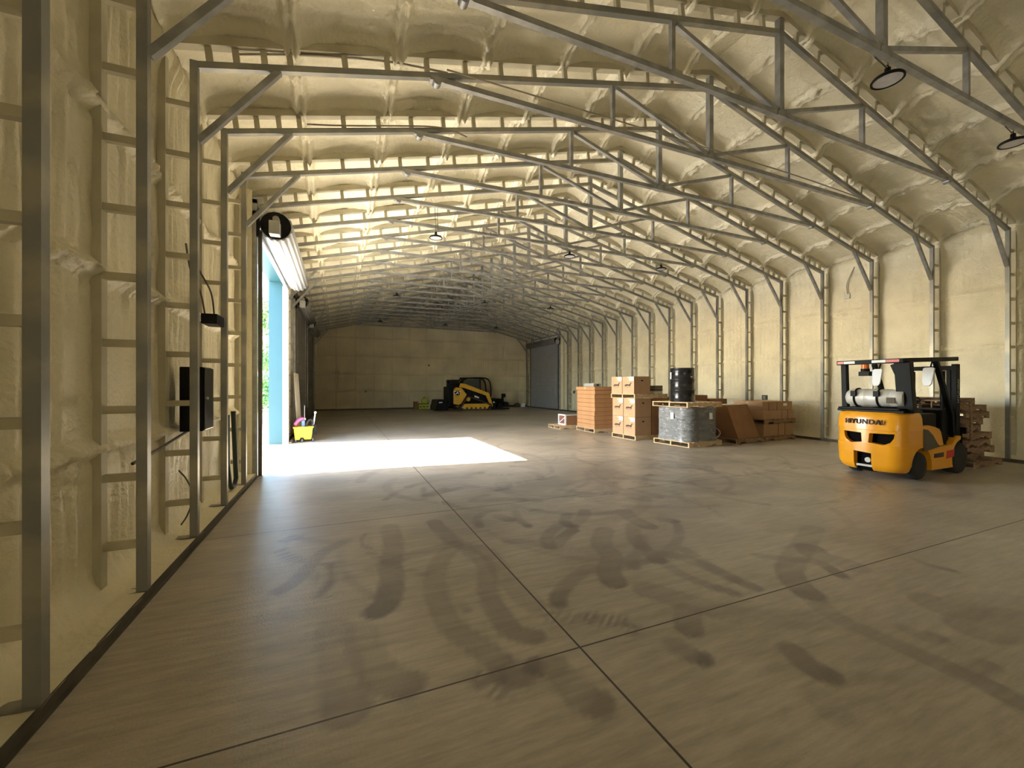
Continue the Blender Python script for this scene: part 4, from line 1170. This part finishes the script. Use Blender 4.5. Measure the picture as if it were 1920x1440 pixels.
for s in (-1, 1):
    y = s * .50
    b.tube([(x + LX, y, z) for x, z in smooth_path([(7.30, 1.45), (7.42, 1.85), (7.60, 2.04), (8.3, 2.10), (8.98, 2.07), (9.24, 1.90), (9.34, 1.55), (9.36, 1.0), (9.30, .7)], 4)], .045)
    b.beam((8.62 + LX, y, 1.15), (8.60 + LX, y, 2.08), .10, .06, (1, 0, 0))
b.box(7.5 + LX, 9.0 + LX, -.5, .5, 2.05, 2.12)
b.build('cab_frame', M['black'], LO)
MB().prism(lx([(7.42, 1.45), (7.5, 1.9), (7.62, 2.0), (8.58, 2.05), (8.58, 1.2), (7.9, 1.3)]), -.49, -.475).prism(lx([(7.42, 1.45), (7.5, 1.9), (7.62, 2.0), (8.58, 2.05), (8.58, 1.2), (7.9, 1.3)]), .475, .49).build('cab_glass', M['glass_dark'], LO)
MB().box(7.9 + LX, 8.4 + LX, -.26, .26, 1.0, 1.25).beam((7.95 + LX, 0, 1.2), (7.85 + LX, 0, 1.8), .45, .1, (0, 1, 0)).build('operator_seat', M['rubber'], LO)
text_obj('lettering', 'CAT', .26, M['paper'], LO, (6.99 + LX, -.806, 1.13), (PI / 2, 0, 0), .002, bold=.008)
MB().prism([(6.99 + LX + .22 * math.cos(t) , 1.12 + .15 * math.sin(t)) for t in np.linspace(0, 2 * PI, 20)[:-1]], -.8035, -.80).build('badge', M['black'], LO)
MB().prism(lx([(8.10, .86), (8.42, .76), (8.44, .84), (8.14, .97)]), -.82, -.80).build('model_decal', M['paper'], LO)
b = MB().box(9.40 + LX, 9.60 + LX, -.8, .8, .10, .75).beam((9.6 + LX, -.3, .55), (10.25 + LX, -.3, .60), .14, .22).beam((9.6 + LX, .3, .55), (10.25 + LX, .3, .60), .14, .22)
b.cyl((9.95 + LX, -.7, .20), (9.95 + LX, .7, .20), .20, 20).cyl((10.38 + LX, -.75, .34), (10.38 + LX, .75, .34), .16, 20)
b.box(10.15 + LX, 10.28 + LX, -.5, -.38, .55, 1.05).box(10.30 + LX, 10.42 + LX, -.5, -.3, .80, 1.04).box(9.5 + LX, 10.6 + LX, -.75, -.65, .02, .10).box(9.5 + LX, 10.6 + LX, .65, .75, .02, .10)
b.beam((9.6 + LX, -.6, .70), (10.3 + LX, -.5, .5), .06, .08)
b.build('front_attachment', M['black'], LO, bevel=.01)
MB().cyl((9.45 + LX, -.83, .5), (9.45 + LX, -.80, .5), .05, 12).build('hose_coupler', M['white_paint'], LO)
b = MB().prism([(-.42, .02), (-.28, .68), (.30, .70), (.42, .10), (.40, .02)], -.85, .85)
bk = b.build('loader_bucket', M['black'], None, bevel=.02); bk.location = (6.02, 26.5, 0); tag(bk, 'black loader bucket lying on the floor behind the track loader', 'bucket')
MB().prism([(-.20, .56), (.02, .57), (.02, .50), (-.20, .50)], -.855, -.85).build('bucket_label', M['paper'], bk)

# ------------------------------------------------------------------ small things along the back wall
g = 'yellow tubs with black dots by the back wall'
for k in range(3):
    x = 5.12 + k * .235
    o = MB().box(-.105, .105, -.13, .13, 0, .34).build('plastic_tub', M['lime'], None, bevel=.02); o.location = (x, 28.2, 0)
    tag(o, 'small yellow tub with black dot on the floor by back wall, %s of three' % ('left', 'middle', 'right')[k], 'tub', g)
    MB().cyl((0, -.132, .16), (0, -.128, .16), .045, 14).build('black_dot', M['black'], o)
    MB().box(-.10, .10, -.12, .12, .34, .37).build('lid', M['black'], o)
o = MB().box(-.16, .16, -.15, .15, 0, .38).build('carton', M['offwhite'], None, bevel=.01); o.location = (5.86, 28.2, 0); tag(o, 'off-white carton right of the yellow tubs by the back wall', 'box')
MB().box(-.10, .10, -.152, -.15, .10, .28).build('printed_panel', M['ac_slat'], o)
b = MB().box(-.20, .16, -.13, .13, 0, .30).cyl((.14, 0, .28), (.28, 0, .42), .04, 10).box(-.12, .02, -.10, .10, .30, .38)
o = b.build('garden_sprayer', M['lime'], None, bevel=.03); o.location = (5.42, 28.2, .375); tag(o, 'bright yellow sprayer with spout on top of the yellow tubs', 'sprayer')
MB().beam((-.1, 0, .38), (.05, 0, .46), .03, .03).build('handle', M['black'], o)
o = MB().box(-.12, .12, -.2, .2, 0, .5).build('carton', M['card_dark'], None); o.location = (4.84, 28.35, 0); tag(o, 'narrow brown carton left of the yellow tubs by the back wall', 'box')
o = MB().box(-.15, .15, -.15, .15, 0, .26).build('carton', M['white_paint'], None, bevel=.01); o.location = (12.72, 28.2, 0); tag(o, 'small white carton in the back right corner', 'box')
b = MB().prism([(-.35, 0), (-.20, .22), (.05, .30), (.16, .24), (.18, 0)], -.14, .14)
o = b.build('tarp_bundle', M['brownish'], None, bevel=.03); o.location = (12.33, 28.25, 0); tag(o, 'dark bundle beside the white carton in the back right corner', 'bundle')

# ------------------------------------------------------------------ cleaning cart beside the open door
CA = empty('tool_cart', (-0.93, 13.38, 0), 0.10); tag(CA, 'yellow wheeled cart full of tools beside the open door', 'cart')
b = MB().prism([(-.22, .07), (-.10, .07), (-.08, .13), (.0, .13), (.02, .07), (.20, .07), (.245, .43), (-.255, .43)], -.17, .17)
b.build('cart_body', M['bucket_yellow'], CA, bevel=.015)
b = MB().box(-.27, .26, -.185, -.165, .40, .44).box(-.27, .26, .165, .185, .40, .44).box(-.27, -.25, -.17, .17, .40, .44).box(.24, .26, -.17, .17, .40, .44)
b.build('cart_rim', M['bucket_yellow'], CA, bevel=.005)
for x in (-.2, -.04, .24):
    for y in (-.14, .14):
        w_ = MB().cyl((0, -.015, 0), (0, .015, 0), .038, 16).build('caster', M['rubber'], CA); w_.location = (x, y, .038)
        MB().cyl((0, -.017, 0), (0, .017, 0), .015, 10).box(-.008, .008, -.02, .02, 0, .05).build('caster_fork', M['steel'], w_)
MB().beam((.25, 0, .36), (.31, 0, .82), .035, .035).cyl((.31, -.03, .83), (.31, .03, .83), .035, 12).build('push_handle', M['grey_box'], CA)
MB().box(.25, .34, -.12, .12, .20, .48).build('wringer', M['black'], CA, bevel=.02)
MB().box(-.05, .04, -.10, .05, .30, .62).build('spray_bottle', M['blue_plastic'], CA, bevel=.02)
MB().cyl((-.20, .0, .40), (-.20, .0, .53), .05, 14).build('paint_can', M['ac_slat'], CA)
b = MB().tube(smooth_path([(-.22, -.1, .50), (-.15, -.08, .60), (-.05, -.05, .66), (.02, 0, .64)], 5), .045); b.build('pink_cloth', M['pink'], CA)
b = MB().tube(smooth_path([(.06, -.05, .40), (.12, -.05, .58), (.20, -.02, .62), (.25, 0, .52), (.2, .05, .42)], 5), .03); b.build('coiled_hose', M['rubber'], CA)
MB().box(-.03, .06, -.04, .04, .62, .68).build('white_rag', M['paper'], CA, bevel=.015)
MB().cyl((.03, .02, .3), (.03, .02, 1.05), .009, 8).build('tool_shaft', M['steel'], CA)
# ribbed sheet leaning on the wall
n = 61; yy = np.linspace(13.72, 15.15, n); t = (yy - yy[0]) / 0.19 * 2 * PI
zz_ = np.array([0.01, 2.0]); Yg, Zg = np.meshgrid(yy, zz_, indexing='ij')
Xg = XL + .24 - Zg * .055 + (np.clip(np.sin(t) * 1.8, -1, 1) * .014)[:, None]
sh = grid_object('sheet_metal_panel', np.stack([Xg, Yg, Zg], -1), M['sheet'])
so_ = sh.modifiers.new('thick', 'SOLIDIFY'); so_.thickness = .004
tag(sh, 'tan ribbed metal sheet leaning on the wall between two roll-up doors', 'metal sheet')
o = MB().box(XL + .06, XL + .13, 13.05, 13.65, .03, .06).build('white_strip', M['white_paint'], None); tag(o, 'thin white strip lying on the floor left of the yellow cart', 'strip'); o.location.z = -.029

# ------------------------------------------------------------------ things on the left wall near the camera
EP = empty('electrical_panel', (-1.455, 5.54, 1.14)); tag(EP, 'black electrical panel mounted between the left wall posts', 'electrical panel')
MB().box(-.09, .12, -.17, .17, 0, .69).build('cabinet', M['black'], EP, bevel=.01)
MB().box(.12, .135, -.165, .165, .01, .68).build('panel_door', M['black_gloss'], EP, bevel=.008)
MB().cyl((.135, -.10, .35), (.15, -.10, .35), .015, 10).build('door_latch', M['steel'], EP)
MB().tube(smooth_path([(0, 0, .69), (.0, .02, .85), (-.02, .06, 1.05), (.0, .10, 1.25)], 5), .014).build('feed_conduit', M['conduit'], EP)
b = MB(); 
b.box(-1.52, -1.36, 6.02, 6.36, 2.38, 2.385).box(-1.52, -1.515, 6.02, 6.36, 2.38, 2.50).box(-1.365, -1.36, 6.02, 6.36, 2.38, 2.50).box(-1.52, -1.36, 6.02, 6.025, 2.38, 2.50).box(-1.52, -1.36, 6.355, 6.36, 2.38, 2.50)
b.box(-1.51, -1.37, 6.03, 6.35, 2.39, 2.45)
o = b.build('junction_box', M['black'], None); tag(o, 'open black junction box high on the left wall above the electrical panel', 'junction box')
for nm, pts, r_, lab in (
    ('wire', [(-1.50, 6.1, 2.50), (-1.52, 6.0, 2.75), (-1.56, 5.8, 2.95), (-1.55, 5.6, 3.2)], .010, 'thin grey cable curling up from the junction box'),
    ('wire', [(-1.45, 6.3, 2.50), (-1.48, 6.28, 2.8), (-1.58, 6.2, 3.05), (-1.60, 6.1, 3.15)], .010, 'second grey cable rising from the junction box to the wall'),
    ('wire', [(-1.57, 5.45, .72), (-1.53, 5.55, .6), (-1.49, 5.62, .40), (-1.52, 5.55, .22), (-1.55, 5.45, .14)], .008, 'loop of loose wire near the floor below the electrical panel'),
    ('cable', [(-1.50, 5.5, 1.14), (-1.54, 5.2, 1.08), (-1.55, 4.8, 1.03), (-1.58, 4.4, .98)], .014, 'dark cable running left from the bottom of the electrical panel')):
    tag(MB().tube(smooth_path(pts, 6), r_).build(nm, M['cable']), lab, 'cable')
b = MB(); b.tube([(-1.49, 7.15, 1.20), (-1.48, 7.12, .5), (-1.46, 7.14, .20), (-1.45, 7.22, .12), (-1.44, 7.34, .12), (-1.43, 7.42, .22), (-1.46, 7.38, 1.24)], .034, 10)
o = b.build('folded_strap', M['green_dark']); tag(o, 'dark green U-shaped strap hanging between the last posts before the door', 'strap')
# conduit and cables under the roof
for nm, pts, r_, lab in (
    ('conduit', [(XL + 2.6, 5.10, 5.60), (4.0, 5.08, 5.59), (8.0, 5.08, 5.57), (10.5, 5.10, 5.50)], .011, 'thin conduit running beside the tie beam of the third truss frame'),
    ('conduit', [(-.4, 6.39, 5.26), (.1, 6.39, 5.36), (1.2, 6.39, 5.62), (1.6, 6.38, 5.66), (1.9, 6.36, 5.60)], .011, 'conduit threaded through the rungs of the fourth truss frame'),
    ('conduit', [(-1.0, 5.25, 5.20), (-.2, 5.23, 5.42), (.6, 5.22, 5.58), (1.3, 5.23, 5.66)], .013, 'conduit threaded through the rungs of the third truss frame')):
    tag(MB().tube(smooth_path(pts, 5), r_, 6).build(nm, M['conduit']), lab, 'conduit')
# right wall boxes
RW = XR + .33
o = MB().box(RW - .05, RW, 7.10, 7.24, 4.10, 4.24).build('junction_box', M['offwhite'], None, bevel=.008); tag(o, 'small cream box high on the right wall below a dangling cable', 'junction box')
o = MB().tube(smooth_path([(RW - .03, 7.16, 4.24), (RW - .03, 7.18, 4.5), (RW - .05, 7.08, 4.75), (RW - .03, 6.98, 4.98)], 5), .012).build('cable', M['conduit']); tag(o, 'cable hanging down the right wall to the small cream box', 'cable')
for (y, z, x, lab) in ((9.64, 1.21, RW, 'dark outlet box on the right wall above the small cartons'), (22.0, 1.2, RW, 'dark outlet box on the right wall near the closed grey door')):
    o = MB().box(x - .08, x, y - .08, y + .08, z - .08, z + .08).build('outlet_box', M['dark_steel'], None, bevel=.008); tag(o, lab, 'outlet')
    MB().box(x - .085, x - .08, y - .04, y + .04, z - .05, z + .05).build('cover_plate', M['steel'], o)
for (x, z, lab) in ((5.81, 3.0, 'round dark outlet high on the back wall above the loader'), (1.67, 1.21, 'round dark outlet low on the left half of the back wall')):
    o = MB().cyl((x, YFAR - .10, z), (x, YFAR - .01, z), .07, 16).build('outlet_box', M['dark_steel']); tag(o, lab, 'outlet')
    MB().cyl((x, YFAR - .105, z), (x, YFAR - .10, z), .04, 12).build('cover_plate', M['steel'], o)

# ------------------------------------------------------------------ high bay lights
def high_bay(x, y, z, label, tall):
    e = empty('high_bay_light', (x, y, z)); tag(e, label, 'ceiling light', 'round high-bay lights under the truss frames')
    cached(('hb_housing', 0), lambda: MB().lathe([(.0, .085), (.03, .085), (.045, .06), (.09, .045), (.145, .02), (.16, .0), (.16, -.018), (.145, -.022), (.138, -.012)], n=36), M['black'])
    cached(('hb_lens', 0), lambda: MB().lathe([(.0, -.010), (.138, -.012)], n=36), M['lens'])
    cached(('hb_hook', 0), lambda: MB().cyl((0, 0, .08), (0, 0, .13), .03, 14).tube([(.0, 0, .12), (.02, 0, .15), (0, 0, .17), (-.02, 0, .155)], .007, 6), M['black'])
    cached(('hb_chain', 0), lambda: MB().tube([(.0, 0, .165), (.015, 0, .18), (0, 0, .205)], .006, 6), M['steel'])
    h_ = child('housing', meshes[('hb_housing', 0)], e); child('lens', meshes[('hb_lens', 0)], h_)
    child('hanging_hook', meshes[('hb_hook', 0)], e); child('chain', meshes[('hb_chain', 0)], e)
    b = MB()
    if tall: b.cyl((-.02, -.06, .14), (-.04, -.06, zr(x - XL, .3) - z if x < XM else zr(XR - x, .3) - z), .006, 6).cyl((.03, -.06, .14), (.03, -.06, zr(x - XL, .3) - z if x < XM else .6), .005, 6)
    else: b.tube(smooth_path([(0, 0, .12), (-.1, .0, .15), (-.2, .0, .17), (-.26, .0, .185)], 4), .007, 6)
    b.build('power_cord', M['cable'], e)
    return e
ROWN = {0: 'the row nearest the camera', 6: 'the second row from the camera', 12: 'the third row from the camera', 18: 'the farthest row by the back wall'}
for k in (0, 6, 12, 18):
    for x, nm in ((2.22, 'left'), (6.02, 'middle'), (9.33, 'right')):
        if k == 0 and x < 3: continue
        z = 5.27
        high_bay(x, Y0 + k * BAY, z, 'round black high-bay light, %s one in %s' % (nm, ROWN[k]), k == 6 and x < 3)

# ------------------------------------------------------------------ outside
b = MB().raw([(-60, -40, -.02), (XL - .41, -40, -.02), (XL - .41, 20.2, -.02), (-60, 20.2, -.02)], [(0, 1, 2, 3)])
gd = b.build('ground', M['gravel']); tag(gd, kind='structure')
b = MB().raw([(-60, 20.2, -.02), (XL - .41, 20.2, -.02), (XL - .41, 25.5, -.02), (-60, 25.5, -.02)], [(0, 1, 2, 3)])
tag(b.build('road', M['asphalt']), kind='structure')
b = MB().raw([(-60, 25.5, -.02), (30, 25.5, -.02), (30, 120, -.02), (-60, 120, -.02)], [(0, 1, 2, 3)])
# the lawn starts beyond the corner of the building
b = MB().raw([(-60, 25.5, -.02), (XL - .41, 25.5, -.02), (XL - .41, 90, -.02), (-60, 90, -.02)], [(0, 1, 2, 3)])
tag(b.build('lawn', M['grass']), kind='structure')
tag(MB().box(XL - .41, XL - .388, -9.4, -9.2, 0, 5.1).box(XL - .41, XL - .388, -7.9, 8.61, 0, 5.1).box(XL - .41, XL - .388, 12.96, 28.9, 0, 5.1).box(XL - .41, XL - .388, -9.4, 28.9, 4.6, 5.3).build('wall_outside', M['teal']), kind='structure')
slab = MB().box(XL - .42, XL - .3, -9.4, 28.9, -.03, -.004).build('trim_1', M['gravel']); tag(slab, kind='structure')

def foliage(n, rad, hgt, z0, leaf, seed):
    r_ = np.random.RandomState(seed); vs = []; fs = []
    blobs = [(r_.uniform(-rad * .6, rad * .6), r_.uniform(-rad * .6, rad * .6), z0 + r_.uniform(.1, .9) * hgt, r_.uniform(.3, .55) * rad) for _ in range(16)]
    for i in range(n):
        bx, by, bz, br = blobs[i % 16]
        d = r_.normal(size=3); d /= np.linalg.norm(d); p = np.array([bx, by, bz]) + d * br * r_.uniform(.5, 1.05) * np.array([1, 1, 1.2])
        a = r_.normal(size=3); a /= np.linalg.norm(a); c_ = np.cross(a, d + .3); c_ /= np.linalg.norm(c_) + 1e-6
        s_ = leaf * r_.uniform(.6, 1.3); k = len(vs)
        vs += [tuple(p - a * s_), tuple(p + c_ * s_ * .6), tuple(p + a * s_), tuple(p - c_ * s_ * .6)]; fs.append((k, k + 1, k + 2, k + 3))
    return vs, fs
fol = {}
def plant(kind, x, y, sc, label, name, group):
    if kind not in fol:
        if kind == 'tree':
            v_, f_ = foliage(4200, 1.5, 5.0, 2.2, .10, 5); tm = MB().tube([(0, 0, -.1), (.05, 0, 1.5), (-.03, .04, 3.5), (.05, 0, 6.4)], .07, 8)
            for q in range(7): tm.tube([(0, 0, 2.4 + q * .5), (math.cos(q * 2) * .6, math.sin(q * 2) * .6, 3.0 + q * .5), (math.cos(q * 2) * 1.0, math.sin(q * 2) * 1.0, 3.6 + q * .5)], .025, 6)
        else:
            v_, f_ = foliage(3600, 1.3, 1.9, .1, .09, 9); tm = MB()
            for q in range(6): tm.tube([(0, 0, -.05), (math.cos(q) * .3, math.sin(q) * .3, .7), (math.cos(q) * .6, math.sin(q) * .6, 1.5)], .02, 6)
        me = bpy.data.meshes.new(kind + '_foliage'); me.from_pydata(v_, [], f_); me.materials.append(M['leaf'])
        fol[kind] = (me, tm.mesh(kind + '_stem', M['bark']))
    e = empty(name, (x, y, -.02), x * 3.1); e.scale = (sc, sc, sc); tag(e, label, name, group)
    child('foliage', fol[kind][0], e); child('trunk', fol[kind][1], e)
rs = random.Random(5)
tl = [(-5.0, 35), (-7.2, 39.5), (-9.6, 35.5), (-7.6, 46), (-12.5, 41), (-14.6, 36)]
for i, (x, y) in enumerate(tl):
    plant('tree', x, y, rs.uniform(.9, 1.3), 'slender leafy tree seen through the open door, %s from the building' % ORD[i], 'tree', 'trees outside the open door')
for i, (x, y) in enumerate([(-4.6, 30), (-8.4, 31), (-12.6, 30.5), (-17, 31)]):
    plant('bush', x, y, rs.uniform(1.1, 1.5), 'bright green bush on the grass outside the open door, %s from the building' % ORD[i], 'bush', 'bushes outside the open door')
